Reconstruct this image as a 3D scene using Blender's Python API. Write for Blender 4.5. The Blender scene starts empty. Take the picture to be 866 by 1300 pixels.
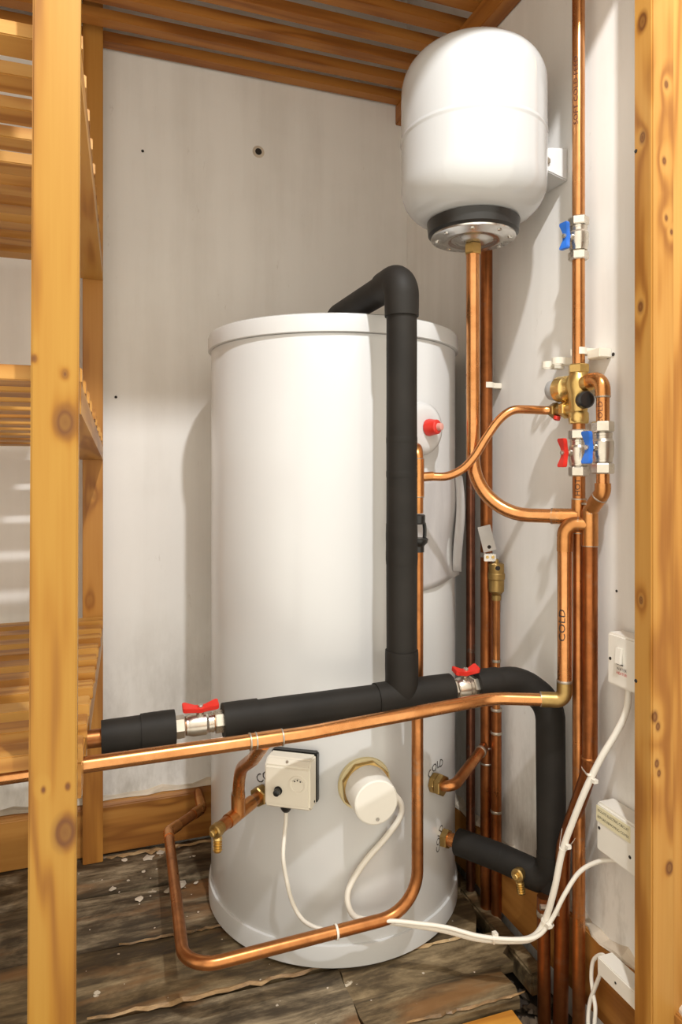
import bpy, bmesh, math, random
from mathutils import Vector, Matrix, Quaternion
random.seed(7)
S = bpy.context.scene
COL = S.collection
V = Vector
R = math.radians
PI = math.pi

# ------------------------------------------------------------------ camera, world, lights, exposure
cam_d = bpy.data.cameras.new('camera')
cam = bpy.data.objects.new('camera', cam_d); COL.objects.link(cam)
cam_d.sensor_fit = 'VERTICAL'; cam_d.sensor_height = 36.0; cam_d.sensor_width = 24.0
cam_d.lens = 36.0 * 867 / 1300
cam_d.shift_y = -53 / 1300
cam_d.clip_start = 0.02
cam.location = (0, 0, 0.942)
cam.rotation_euler = (R(90), 0, R(-19.56))
S.camera = cam
w = bpy.data.worlds.new('hall_fill'); S.world = w; w.use_nodes = True
bg = w.node_tree.nodes['Background']
bg.inputs[0].default_value = (1.0, 0.915, 0.765, 1); bg.inputs[1].default_value = 1.62  # even warm ambient fill, added in place of light bounced around the hall
ld = bpy.data.lights.new('ceiling_lamp_light', 'POINT'); ld.energy = 116; ld.color = (1.0, 1.0, 1.0); ld.shadow_soft_size = 0.028
lo = bpy.data.objects.new('ceiling_lamp_light', ld); COL.objects.link(lo); lo.location = (0.33, 0.05, 2.45)   # the hall's ceiling lamp
S.view_settings.view_transform = 'Standard'; S.view_settings.look = 'None'
S.view_settings.exposure = 0.0; S.view_settings.gamma = 1.0; S.view_settings.use_curve_mapping = False

# ------------------------------------------------------------------ materials
def newmat(name):
    m = bpy.data.materials.new(name); m.use_nodes = True
    nt = m.node_tree
    return m, nt, nt.nodes['Principled BSDF']
def N(nt, t, **k):
    n = nt.nodes.new(t)
    for a, v in k.items(): setattr(n, a, v)
    return n
def L(nt, a, b): nt.links.new(a, b)
def ramp(nt, fac, stops):
    r = N(nt, 'ShaderNodeValToRGB')
    e = r.color_ramp.elements
    while len(e) < len(stops): e.new(0.5)
    for i, (p, c) in enumerate(stops):
        e[i].position = p; e[i].color = (*c, 1)
    L(nt, fac, r.inputs[0]); return r.outputs[0]
def noise(nt, vec, scale, detail=4, rough=0.55, dist=0.0):
    n = N(nt, 'ShaderNodeTexNoise'); n.inputs['Scale'].default_value = scale
    n.inputs['Detail'].default_value = detail; n.inputs['Roughness'].default_value = rough
    n.inputs['Distortion'].default_value = dist
    L(nt, vec, n.inputs['Vector']); return n.outputs['Fac']
def mapping(nt, vec, scale=(1, 1, 1), loc=(0, 0, 0), rot=(0, 0, 0)):
    m = N(nt, 'ShaderNodeMapping')
    m.inputs['Scale'].default_value = scale; m.inputs['Location'].default_value = loc; m.inputs['Rotation'].default_value = rot
    L(nt, vec, m.inputs['Vector']); return m.outputs[0]
def mix(nt, fac, a, b, mode='MIX'):
    m = N(nt, 'ShaderNodeMix', data_type='RGBA', blend_type=mode)
    for sock, v in ((m.inputs[0], fac), (m.inputs[6], a), (m.inputs[7], b)):
        if hasattr(v, 'links'): L(nt, v, sock)
        elif isinstance(v, tuple): sock.default_value = (*v, 1)
        else: sock.default_value = v
    return m.outputs[2]
def mth(nt, op, a, b=None, clamp=False):
    m = N(nt, 'ShaderNodeMath', operation=op, use_clamp=clamp)
    for i, v in enumerate((a, b)):
        if v is None: continue
        if hasattr(v, 'links'): L(nt, v, m.inputs[i])
        else: m.inputs[i].default_value = v
    return m.outputs[0]
def bump(nt, b, h, strength=0.3, dist=0.002):
    n = N(nt, 'ShaderNodeBump'); n.inputs['Strength'].default_value = strength; n.inputs['Distance'].default_value = dist
    L(nt, h, n.inputs['Height']); L(nt, n.outputs[0], b.inputs['Normal'])
def objco(nt): return N(nt, 'ShaderNodeTexCoord').outputs['Object']
def geoco(nt): return N(nt, 'ShaderNodeNewGeometry').outputs['Position']

def plain(name, col, rough=0.5, metal=0.0, vary=0.06, spec=0.5):
    m, nt, b = newmat(name)
    n = noise(nt, objco(nt), 9, 3)
    c = ramp(nt, n, [(0.3, tuple(x * (1 - vary) for x in col)), (0.7, tuple(min(1, x * (1 + vary)) for x in col))])
    L(nt, c, b.inputs['Base Color'])
    b.inputs['Roughness'].default_value = rough; b.inputs['Metallic'].default_value = metal
    b.inputs['Specular IOR Level'].default_value = spec
    return m
def copper(name, bright, dark, rough=0.27, amount=0.5, green=0.0):
    m, nt, b = newmat(name)
    co = geoco(nt)
    n1 = noise(nt, co, 14, 5, 0.6); n2 = noise(nt, co, 70, 3)
    f = mth(nt, 'ADD', mth(nt, 'MULTIPLY', n1, 0.75), mth(nt, 'MULTIPLY', n2, 0.25))
    c = ramp(nt, f, [(0.5 - amount * .3, bright), (0.5 + amount * .45, dark)])
    if green:
        g = ramp(nt, noise(nt, co, 26, 5, 0.7), [(0.60, (0, 0, 0)), (0.68, (green,) * 3)])
        c = mix(nt, g, c, (0.22, 0.30, 0.26))
    L(nt, c, b.inputs['Base Color'])
    rr = ramp(nt, n1, [(0.3, (rough * .8,) * 3), (0.75, (rough * 1.5,) * 3)])
    L(nt, rr, b.inputs['Roughness'])
    b.inputs['Metallic'].default_value = 0.93
    return m
def pine(name, axis=2, light=(0.56, 0.31, 0.08), mid=(0.45, 0.21, 0.042), dark=(0.28, 0.105, 0.016), knots=(), scat=True, rough=0.42, freq=1.0):
    m, nt, b = newmat(name)
    co = objco(nt)
    oi = N(nt, 'ShaderNodeObjectInfo')
    sh = N(nt, 'ShaderNodeCombineXYZ')
    for i, k in enumerate((3.7, 5.3, 9.1)): L(nt, mth(nt, 'MULTIPLY', oi.outputs['Random'], k), sh.inputs[i])
    add = N(nt, 'ShaderNodeVectorMath', operation='ADD'); L(nt, co, add.inputs[0]); L(nt, sh.outputs[0], add.inputs[1])
    co2 = add.outputs[0]
    sc = [9.0 * freq] * 3; sc[axis] = 0.9
    warp = noise(nt, mapping(nt, co2, tuple(sc)), 1.3, 3, 0.5)
    kn = None
    for (kx, ky, kz, kr) in knots:
        ks = [1.0] * 3; ks[axis] = 0.62
        d = N(nt, 'ShaderNodeVectorMath', operation='DISTANCE')
        L(nt, mapping(nt, co, tuple(ks)), d.inputs[0])
        d.inputs[1].default_value = tuple(v * k for v, k in zip((kx, ky, kz), ks))
        q = mth(nt, 'DIVIDE', d.outputs['Value'], kr)
        q = mth(nt, 'ADD', q, mth(nt, 'MULTIPLY', mth(nt, 'SUBTRACT', warp, 0.5), 0.7))
        kn = q if kn is None else mth(nt, 'MINIMUM', kn, q)
    if scat:
        vo = N(nt, 'ShaderNodeTexVoronoi'); vs = [6.0] * 3; vs[axis] = 2.6
        vo.inputs['Scale'].default_value = 1.0
        L(nt, mapping(nt, co2, tuple(vs)), vo.inputs['Vector'])
        q = mth(nt, 'DIVIDE', vo.outputs['Distance'], 0.055)
        kn = q if kn is None else mth(nt, 'MINIMUM', kn, q)
    sep = N(nt, 'ShaderNodeSeparateXYZ'); L(nt, co2, sep.inputs[0])
    cr = [i for i in range(3) if i != axis]
    phase = mth(nt, 'ADD', mth(nt, 'MULTIPLY', sep.outputs[cr[0]], 55 * freq), mth(nt, 'MULTIPLY', sep.outputs[cr[1]], 38 * freq))
    phase = mth(nt, 'ADD', phase, mth(nt, 'MULTIPLY', warp, 26))
    if kn is not None:
        g = mth(nt, 'DIVIDE', 7.0, mth(nt, 'ADD', kn, 0.55))
        phase = mth(nt, 'ADD', phase, g)
    band = mth(nt, 'MULTIPLY', mth(nt, 'ADD', mth(nt, 'SINE', phase), 1.0), 0.5)
    fs = [160.0] * 3; fs[axis] = 4.0
    fine = noise(nt, mapping(nt, co2, tuple(fs)), 1.0, 2)
    tone = noise(nt, mapping(nt, co2, tuple(3.0 if i != axis else 1.2 for i in range(3))), 1.0, 2)
    v = mth(nt, 'ADD', mth(nt, 'MULTIPLY', mth(nt, 'POWER', band, 2.2), 0.46), mth(nt, 'MULTIPLY', fine, 0.28))
    v = mth(nt, 'ADD', v, mth(nt, 'MULTIPLY', tone, 0.55))
    c = ramp(nt, v, [(0.22, light), (0.62, mid), (1.0, dark)])
    if kn is not None:
        ring = ramp(nt, kn, [(0.0, (.8,) * 3), (0.30, (0.7,) * 3), (0.48, (0.92,) * 3), (0.66, (0.40,) * 3), (1.0, (0, 0, 0))])
        c = mix(nt, ring, c, (0.12, 0.042, 0.012))
    L(nt, c, b.inputs['Base Color'])
    b.inputs['Roughness'].default_value = rough
    b.inputs['Specular IOR Level'].default_value = 0.35
    bump(nt, b, v, 0.12, 0.0008)
    return m

M = {}
M['copper'] = copper('bright_copper', (0.74, 0.36, 0.145), (0.44, 0.17, 0.05), 0.22, 0.6)
M['copper_worn'] = copper('worn_copper', (0.60, 0.25, 0.085), (0.24, 0.085, 0.028), 0.30, 0.55, 0.25)
M['copper_red'] = copper('reddish_copper', (0.42, 0.145, 0.045), (0.17, 0.055, 0.018), 0.33, 0.5, 0.12)
M['copper_dark'] = copper('tarnished_copper', (0.30, 0.12, 0.07), (0.09, 0.045, 0.03), 0.35, 0.5, 0.45)
M['copper_fit'] = copper('copper_fitting', (0.72, 0.34, 0.12), (0.36, 0.14, 0.04), 0.27, 0.6, 0.15)
M['solder'] = plain('grey_solder', (0.44, 0.38, 0.31), 0.42, 0.85, 0.3)
M['brass'] = copper('brass', (0.78, 0.56, 0.22), (0.48, 0.31, 0.09), 0.28, 0.5)
M['brass_dull'] = copper('dull_brass', (0.50, 0.34, 0.13), (0.26, 0.16, 0.05), 0.36, 0.5)
M['nickel'] = copper('nickel_plate', (0.72, 0.67, 0.59), (0.50, 0.45, 0.38), 0.27, 0.5)
M['steel'] = copper('zinc_plated_steel', (0.76, 0.75, 0.72), (0.56, 0.55, 0.53), 0.22, 0.5)
M['tagsteel'] = plain('dull_tin_plate', (0.42, 0.40, 0.38), 0.42, 0.9, 0.25)
M['red'] = plain('red_plastic_coat', (0.62, 0.028, 0.018), 0.35)
M['blue'] = plain('blue_plastic_coat', (0.03, 0.16, 0.62), 0.35)
M['enamel'] = plain('white_enamel', (0.64, 0.645, 0.645), 0.22, 0, 0.01)
M['enamel_gloss'] = plain('glossy_white_paint', (0.53, 0.535, 0.535), 0.10, 0, 0.01)
M['plastic'] = plain('white_plastic', (0.80, 0.77, 0.70), 0.32, 0, 0.02)
M['cream'] = plain('cream_plastic', (0.78, 0.73, 0.62), 0.35, 0, 0.02)
M['cable'] = plain('white_cable_sheath', (0.80, 0.76, 0.68), 0.38, 0, 0.04)
M['rubber'] = plain('black_rubber', (0.018, 0.017, 0.016), 0.38, 0, 0.2)
M['black'] = plain('black_plastic', (0.012, 0.012, 0.012), 0.28, 0, 0.2)
M['ink'] = plain('black_marker_ink', (0.03, 0.022, 0.02), 0.6, 0, 0.1)
M['inkred'] = plain('red_print', (0.55, 0.04, 0.04), 0.6, 0, 0.1)
M['inkbrown'] = plain('brown_marker_ink', (0.10, 0.028, 0.015), 0.5, 0, 0.1)
M['sticker'] = plain('cream_sticker', (0.74, 0.68, 0.46), 0.5, 0, 0.03)
M['hole'] = plain('hole_and_screw_black', (0.02, 0.015, 0.012), 0.9)  # near-black painted as shade inside holes and gaps; also colours screws, nails
M['gasket'] = plain('yellowed_sealant', (0.72, 0.62, 0.36), 0.5, 0, 0.15)
M['greycap'] = plain('grey_plastic_cap', (0.40, 0.40, 0.40), 0.4, 0, 0.05)

def foam_mat():
    m, nt, b = newmat('black_foam')
    co = geoco(nt)
    n = noise(nt, co, 300, 2); n2 = noise(nt, co, 12, 3)
    L(nt, ramp(nt, n2, [(0.3, (0.011, 0.0095, 0.008)), (0.75, (0.021, 0.018, 0.015))]), b.inputs['Base Color'])
    b.inputs['Roughness'].default_value = 0.62
    b.inputs['Specular IOR Level'].default_value = 0.25
    bump(nt, b, n, 0.15, 0.0006); return m
M['foam'] = foam_mat()
def wall_mat():
    m, nt, b = newmat('white_painted_plaster')
    co = geoco(nt)
    s1 = noise(nt, mapping(nt, co, (16, 16, 1.3)), 1.0, 5, 0.6)
    s2 = noise(nt, co, 3.2, 5, 0.6)
    c = ramp(nt, mth(nt, 'ADD', mth(nt, 'MULTIPLY', s1, 0.5), mth(nt, 'MULTIPLY', s2, 0.5)), [(0.33, (0.74, 0.715, 0.675)), (0.52, (0.82, 0.80, 0.765)), (0.7, (0.85, 0.83, 0.795))])
    sep = N(nt, 'ShaderNodeSeparateXYZ'); L(nt, co, sep.inputs[0])
    # grime and smears above the skirting and behind the pipes
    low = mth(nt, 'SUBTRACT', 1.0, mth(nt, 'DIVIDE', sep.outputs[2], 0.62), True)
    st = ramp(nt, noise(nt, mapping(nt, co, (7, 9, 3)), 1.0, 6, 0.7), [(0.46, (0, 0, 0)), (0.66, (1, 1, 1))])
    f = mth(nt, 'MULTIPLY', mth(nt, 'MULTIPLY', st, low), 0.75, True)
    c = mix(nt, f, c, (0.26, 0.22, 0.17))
    sp = ramp(nt, noise(nt, mapping(nt, co, (26, 26, 9)), 1.0, 6, 0.72), [(0.66, (0, 0, 0)), (0.76, (0.55,) * 3)])
    c = mix(nt, sp, c, (0.48, 0.43, 0.37))
    L(nt, c, b.inputs['Base Color']); b.inputs['Roughness'].default_value = 0.75
    b.inputs['Specular IOR Level'].default_value = 0.25
    bump(nt, b, mth(nt, 'ADD', s1, s2), 0.12, 0.003); return m
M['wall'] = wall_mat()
def oldwood(name, base=(0.088, 0.062, 0.034), lightc=(0.38, 0.30, 0.19), rust=(0.26, 0.12, 0.04)):
    m, nt, b = newmat(name)
    co = objco(nt)
    oi = N(nt, 'ShaderNodeObjectInfo')
    sh = N(nt, 'ShaderNodeCombineXYZ')
    for i, k in enumerate((7.7, 3.3, 5.1)): L(nt, mth(nt, 'MULTIPLY', oi.outputs['Random'], k), sh.inputs[i])
    add = N(nt, 'ShaderNodeVectorMath', operation='ADD'); L(nt, co, add.inputs[0]); L(nt, sh.outputs[0], add.inputs[1])
    co = add.outputs[0]
    a = noise(nt, mapping(nt, co, (3.4, 9.5, 9.5)), 1.5, 8, 0.7, 0.35)
    g = noise(nt, mapping(nt, co, (4, 75, 75)), 1.0, 4, 0.6)
    v = mth(nt, 'ADD', mth(nt, 'MULTIPLY', a, 0.78), mth(nt, 'MULTIPLY', g, 0.22))
    c = ramp(nt, v, [(0.37, tuple(x * .22 for x in base)), (0.47, tuple(x * .7 for x in base)), (0.535, tuple((x * .75 + y * .25) for x, y in zip(base, lightc))), (0.63, lightc)])
    rf = ramp(nt, noise(nt, mapping(nt, co, (3, 11, 11)), 1.0, 4, 0.6), [(0.56, (0, 0, 0)), (0.68, (0.75,) * 3)])
    c = mix(nt, rf, c, rust)
    pf = ramp(nt, noise(nt, mapping(nt, co, (9, 16, 16)), 1.0, 6, 0.62), [(0.69, (0, 0, 0)), (0.705, (0.9,) * 3)])
    c = mix(nt, pf, c, (0.62, 0.54, 0.42))
    L(nt, c, b.inputs['Base Color'])
    L(nt, ramp(nt, a, [(0.35, (0.42,) * 3), (0.7, (0.78,) * 3)]), b.inputs['Roughness'])
    bump(nt, b, v, 0.5, 0.003); return m
M['oldwood'] = oldwood('old_stained_floorboard')
M['oldwood2'] = oldwood('old_brown_floorboard', (0.13, 0.088, 0.042), (0.36, 0.27, 0.15), (0.25, 0.12, 0.04))
M['dirt'] = plain('dark_dirt', (0.045, 0.032, 0.022), 0.95, 0, 0.6)
M['rubble'] = plain('pale_rubble', (0.10, 0.072, 0.048), 0.95, 0, 0.5)
M['plaster_crumb'] = plain('plaster_crumb', (0.56, 0.48, 0.38), 0.9, 0, 0.3)
M['pine_x'] = pine('pine_slat', 0)
M['pine_dark_x'] = pine('varnished_pine_slat', 0, (0.44, 0.185, 0.036), (0.34, 0.125, 0.022), (0.19, 0.06, 0.010))
M['pine_y'] = pine('pine_rail', 1, scat=False)
M['pine_dark_y'] = pine('varnished_pine_rail', 1, (0.44, 0.18, 0.036), (0.33, 0.12, 0.022), (0.19, 0.06, 0.010))
M['pine_z'] = pine('pine_post_plain', 2)
M['skirt_x'] = pine('skirting_pine_back', 0, (0.50, 0.25, 0.06), (0.39, 0.165, 0.034), (0.22, 0.08, 0.015), rough=0.4)
M['skirt_y'] = pine('skirting_pine_right', 1, (0.44, 0.20, 0.048), (0.33, 0.135, 0.028), (0.19, 0.065, 0.012), rough=0.4)
M['newpine'] = pine('new_pine_floorboard', 0, (0.66, 0.33, 0.06), (0.56, 0.25, 0.04), (0.36, 0.13, 0.02), knots=[(0.11, 0.085, 0.0, 0.018), (0.135, 0.083, 0.0, 0.016)], scat=False, rough=0.35)

# ------------------------------------------------------------------ mesh helpers (all in world metres; obj() shifts to the thing's base)
class MB:
    def __init__(s): s.v = []; s.f = []
    def add(s, vs, fs):
        o = len(s.v); s.v += [V(p) for p in vs]; s.f += [tuple(i + o for i in f) for f in fs]; return s
    def box(s, a, b, rot=None, c=None):
        x0, y0, z0 = a; x1, y1, z1 = b
        vs = [V((x, y, z)) for z in (z0, z1) for y in (y0, y1) for x in (x0, x1)]
        if rot is not None:
            c = V(c) if c is not None else sum(vs, V()) / 8
            vs = [c + rot @ (p - c) for p in vs]
        return s.add(vs, [(0, 2, 3, 1), (4, 5, 7, 6), (0, 1, 5, 4), (2, 6, 7, 3), (0, 4, 6, 2), (1, 3, 7, 5)])
    def lathe(s, o, axis, prof, seg=32, cap=True, start=None):
        """prof: list of (distance along axis, radius)"""
        a = V(axis).normalized(); o = V(o)
        u = (V(start) if start else (V((0, 0, 1)) if abs(a.z) < .9 else V((1, 0, 0))))
        u = (u - a * u.dot(a)).normalized(); w_ = a.cross(u)
        vs = []; fs = []
        for (t, r) in prof:
            for k in range(seg):
                q = 2 * PI * k / seg
                vs.append(o + a * t + (u * math.cos(q) + w_ * math.sin(q)) * r)
        for i in range(len(prof) - 1):
            for k in range(seg):
                k2 = (k + 1) % seg
                fs.append((i * seg + k, i * seg + k2, (i + 1) * seg + k2, (i + 1) * seg + k))
        if cap:
            fs.append(tuple(reversed(range(seg)))); n = (len(prof) - 1) * seg; fs.append(tuple(range(n, n + seg)))
        return s.add(vs, fs)
    def tube(s, pts, r, seg=18, cap=True):
        """r may be a number or a list"""
        P = [V(p) for p in pts]; n = len(P)
        rs = r if isinstance(r, (list, tuple)) else [r] * n
        T = []
        for i in range(n):
            d = (P[min(i + 1, n - 1)] - P[max(i - 1, 0)])
            T.append(d.normalized())
        t = T[0]; u = V((0, 0, 1)) if abs(t.z) < .9 else V((1, 0, 0))
        u = (u - t * u.dot(t)).normalized()
        vs = []; fs = []
        for i in range(n):
            if i:
                q = T[i - 1].rotation_difference(T[i]); u = q @ u
                u = (u - T[i] * u.dot(T[i])).normalized()
            w_ = T[i].cross(u)
            for k in range(seg):
                a = 2 * PI * k / seg
                vs.append(P[i] + (u * math.cos(a) + w_ * math.sin(a)) * rs[i])
        for i in range(n - 1):
            for k in range(seg):
                k2 = (k + 1) % seg
                fs.append((i * seg + k, i * seg + k2, (i + 1) * seg + k2, (i + 1) * seg + k))
        if cap:
            fs.append(tuple(reversed(range(seg)))); m = (n - 1) * seg; fs.append(tuple(range(m, m + seg)))
        return s.add(vs, fs)
    def prism(s, poly, axis, d0, d1):
        """poly: 2-D outline, extruded along axis 0/1/2 from d0 to d1"""
        def mk(p, d):
            q = list(p); q.insert(axis, d); return q
        n = len(poly)
        vs = [mk(p, d0) for p in poly] + [mk(p, d1) for p in poly]
        fs = [tuple(range(n)), tuple(range(2 * n - 1, n - 1, -1))] + [(i, i + n, (i + 1) % n + n, (i + 1) % n) for i in range(n)]
        return s.add(vs, fs)

def fillet(pts, rad, seg=8):
    """round the corners of a polyline"""
    P = [V(p) for p in pts]; out = [P[0]]
    for i in range(1, len(P) - 1):
        r = rad[i - 1] if isinstance(rad, (list, tuple)) else rad
        a = (P[i - 1] - P[i]); b = (P[i + 1] - P[i])
        la, lb = a.length, b.length; a.normalize(); b.normalize()
        ang = a.angle(b)
        if r <= 0 or ang > PI - 1e-3: out.append(P[i]); continue
        t = min(r / math.tan(ang / 2), la * .49 if i > 1 else la * .98, lb * .49 if i < len(P) - 2 else lb * .98)
        r = t * math.tan(ang / 2)
        c = P[i] + (a + b).normalized() * (r / math.sin(ang / 2))
        s0 = P[i] + a * t - c; s1 = P[i] + b * t - c
        tot = s0.angle(s1); ax = s0.cross(s1).normalized()
        for k in range(seg + 1): out.append(c + Quaternion(ax, tot * k / seg) @ s0)
    out.append(P[-1]); return out
def spline(pts, n=10):
    P = [V(p) for p in pts]; P = [P[0] * 2 - P[1]] + P + [P[-1] * 2 - P[-2]]; out = []
    for i in range(1, len(P) - 2):
        for k in range(n):
            t = k / n; a, b, c, d = P[i - 1], P[i], P[i + 1], P[i + 2]
            out.append(.5 * ((2 * b) + (c - a) * t + (2 * a - 5 * b + 4 * c - d) * t * t + (3 * b - a - 3 * c + d) * t ** 3))
    out.append(P[-2]); return out

def obj(name, mb, mat, parent=None, base=None, smooth=None, bevel=0, bseg=2):
    """one mesh object; vertices are given in world metres"""
    if base is None:
        if parent is not None: base = V(parent['_base'])
        else: base = sum(mb.v, V()) / len(mb.v)
    base = V(base)
    me = bpy.data.meshes.new(name)
    me.from_pydata([p - base for p in mb.v], [], mb.f)
    bm = bmesh.new(); bm.from_mesh(me); bmesh.ops.recalc_face_normals(bm, faces=bm.faces)
    if bevel: bmesh.ops.bevel(bm, geom=bm.edges[:], offset=bevel, segments=bseg, affect='EDGES', clamp_overlap=True)
    bm.to_mesh(me); bm.free()
    me.materials.append(mat)
    if smooth:
        me.polygons.foreach_set('use_smooth', [True] * len(me.polygons))
        me.set_sharp_from_angle(angle=R(smooth))
    o = bpy.data.objects.new(name, me); COL.objects.link(o)
    o['_base'] = tuple(base)
    if parent is not None: o.parent = parent
    else: o.location = base
    return o
def thing(name, label, cat, base, group=None):
    o = bpy.data.objects.new(name, None); COL.objects.link(o); o.empty_display_size = .02
    o.location = base; o['_base'] = tuple(base); o['label'] = label; o['category'] = cat
    if group: o['group'] = group
    return o
def tag(o, label, cat, group=None):
    o['label'] = label; o['category'] = cat
    if group: o['group'] = group
    return o
def struct(name, mb, mat, **k):
    o = obj(name, mb, mat, **k); o['kind'] = 'structure'; return o
def piece(name, mesh, mat, parent, loc, rot=None, scale=None):
    """a repeated piece that shares mesh data; loc in world metres"""
    o = bpy.data.objects.new(name, mesh); COL.objects.link(o)
    o['_base'] = parent['_base']; o.parent = parent; o.location = V(loc) - V(parent['_base'])
    if rot is not None: o.rotation_euler = rot
    if scale is not None: o.scale = scale
    return o
def mesh_of(mb, mat, name, bevel=0, smooth=None):
    o = obj(name, mb, mat, base=(0, 0, 0), bevel=bevel, smooth=smooth); me = o.data; bpy.data.objects.remove(o); return me

def letters(text, size, fn, name, mat, parent, spacing=1.0, thick=0.0, fine=0.0025):
    """flat lettering: font outline -> mesh, every vertex placed by fn(u, v) (u, v in metres, text centred on 0)"""
    cu = bpy.data.curves.new('lettering', 'FONT'); cu.body = text; cu.size = size; cu.align_x = 'CENTER'; cu.align_y = 'CENTER'
    cu.space_character = spacing; cu.resolution_u = 2; cu.offset = thick
    t = bpy.data.objects.new('lettering', cu); COL.objects.link(t)
    dg = bpy.context.evaluated_depsgraph_get(); dg.update()
    me = bpy.data.meshes.new_from_object(t.evaluated_get(dg))
    bm = bmesh.new(); bm.from_mesh(me); bmesh.ops.triangulate(bm, faces=bm.faces[:])
    if fine:
        for _ in range(5):
            es = [e for e in bm.edges if e.calc_length() > fine]
            if not es: break
            bmesh.ops.subdivide_edges(bm, edges=es, cuts=1); bmesh.ops.triangulate(bm, faces=[f for f in bm.faces if len(f.verts) > 3])
    bm.to_mesh(me); bm.free()
    mb = MB(); mb.add([fn(v.co.x, v.co.y) for v in me.vertices], [tuple(p.vertices) for p in me.polygons])
    bpy.data.objects.remove(t); bpy.data.curves.remove(cu); bpy.data.meshes.remove(me)
    o = obj(name, mb, mat, parent)
    return o
def around_pipe(cx, cy, r, zmid, face, long=1.0):
    """lettering that reads upward along a vertical pipe, centred on the direction face (radians)"""
    def fn(u, v): 
        a = face - v / r
        return V((cx + (r + .0006) * math.cos(a), cy + (r + .0006) * math.sin(a), zmid + u * long))
    return fn

# fittings
def ring(name, p, axis, r, h, mat, parent, grow=1.07):
    mb = MB().lathe(V(p) - V(axis).normalized() * h / 2, axis, [(0, r * 1.01), (h * .2, r * grow), (h * .8, r * grow), (h, r * 1.01)], 24)
    return obj(name, mb, mat, parent, smooth=40)
def hexnut(name, p, axis, r, h, mat, parent, seg=6, start=None):
    mb = MB().lathe(V(p) - V(axis).normalized() * h / 2, axis, [(0, r * .9), (h * .12, r), (h * .88, r), (h, r * .9)], seg, start=start)
    return obj(name, mb, mat, parent, smooth=20)
def sleeve(name, pts, r, mat, parent, rad=None, lip=.0008):
    """a coupling / elbow sleeve following a path, with solder lips"""
    P = fillet(pts, rad) if rad else [V(p) for p in pts]
    mb = MB().tube(P, r, 20)
    return obj(name, mb, mat, parent, smooth=50)

# ================================================================== THE SETTING
WX, WY = 0.838, 1.79            # right wall plane, back wall plane
ZC = 2.42
def wall_back():
    # plain plaster box; dark discs laid on it paint the shade inside holes
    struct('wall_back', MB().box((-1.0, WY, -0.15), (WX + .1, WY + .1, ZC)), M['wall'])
wall_back()
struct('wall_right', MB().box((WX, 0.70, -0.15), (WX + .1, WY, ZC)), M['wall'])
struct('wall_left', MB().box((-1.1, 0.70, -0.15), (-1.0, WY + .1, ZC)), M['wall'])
struct('ceiling', MB().box((-1.1, 0.70, ZC), (WX + .1, WY + .1, ZC + .1)), M['wall'])
o = struct('wall_front', MB().box((-1.1, 0.70, 1.940), (WX + .1, 0.74, ZC)), M['wall'])

# skirting boards
sb = MB().prism([(1.768, 0.002), (1.768, 0.118), (1.774, 0.128), (WY, 0.130), (WY, 0.002)], 0, -1.0, WX)
struct('baseboard_back', sb, M['skirt_x'], bevel=.002)
# right skirting: stands a little off the floor, with a rough plaster ledge on top
sbr = MB().box((0.820, 0.72, -0.014), (WX, 1.768, 0.122))
br = struct('baseboard_right', sbr, M['skirt_y'], bevel=.003)
lm = MB(); n = 46; prof = []
for i in range(n + 1):
    y = 0.74 + (1.765 - .74) * i / n
    wv = 0.008 + .014 * random.random(); hh = 0.003 + .012 * random.random()
    prof.append((y, wv, hh))
vs = []; fs = []
for (y, wv, hh) in prof: vs += [(WX - wv, y, .1215), (WX - wv * .9, y, .1215 + hh * .6), (WX - wv * .35, y, .1215 + hh), (WX + .001, y, .1215 + hh * 1.5), (WX + .001, y, .1215)]
for i in range(n):
    for k in range(4): fs.append((i * 5 + k, i * 5 + k + 1, i * 5 + k + 6, i * 5 + k + 5))
lm.add(vs, fs)
pl = obj('plaster_ledge', lm, M['plaster_crumb'], br); pl['label'] = 'crumbling pale plaster ledge'
lm2 = MB(); vs = []; fs = []
for i in range(n + 1):
    x = -.95 + 1.75 * i / n; wv = .010 + .010 * random.random(); hh = .003 + .008 * random.random()
    vs += [(x, WY - wv, .1295), (x, WY - wv * .7, .1295 + hh), (x, WY + .001, .1295 + hh * 1.4)]
for i in range(n):
    for k in range(2): fs.append((i * 3 + k, i * 3 + k + 1, i * 3 + k + 4, i * 3 + k + 3))
lm2.add(vs, fs)
obj('plaster_ledge', lm2, M['plaster_crumb'], bpy.data.objects['baseboard_back'])['label'] = 'thin rough plaster ledge'

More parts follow.
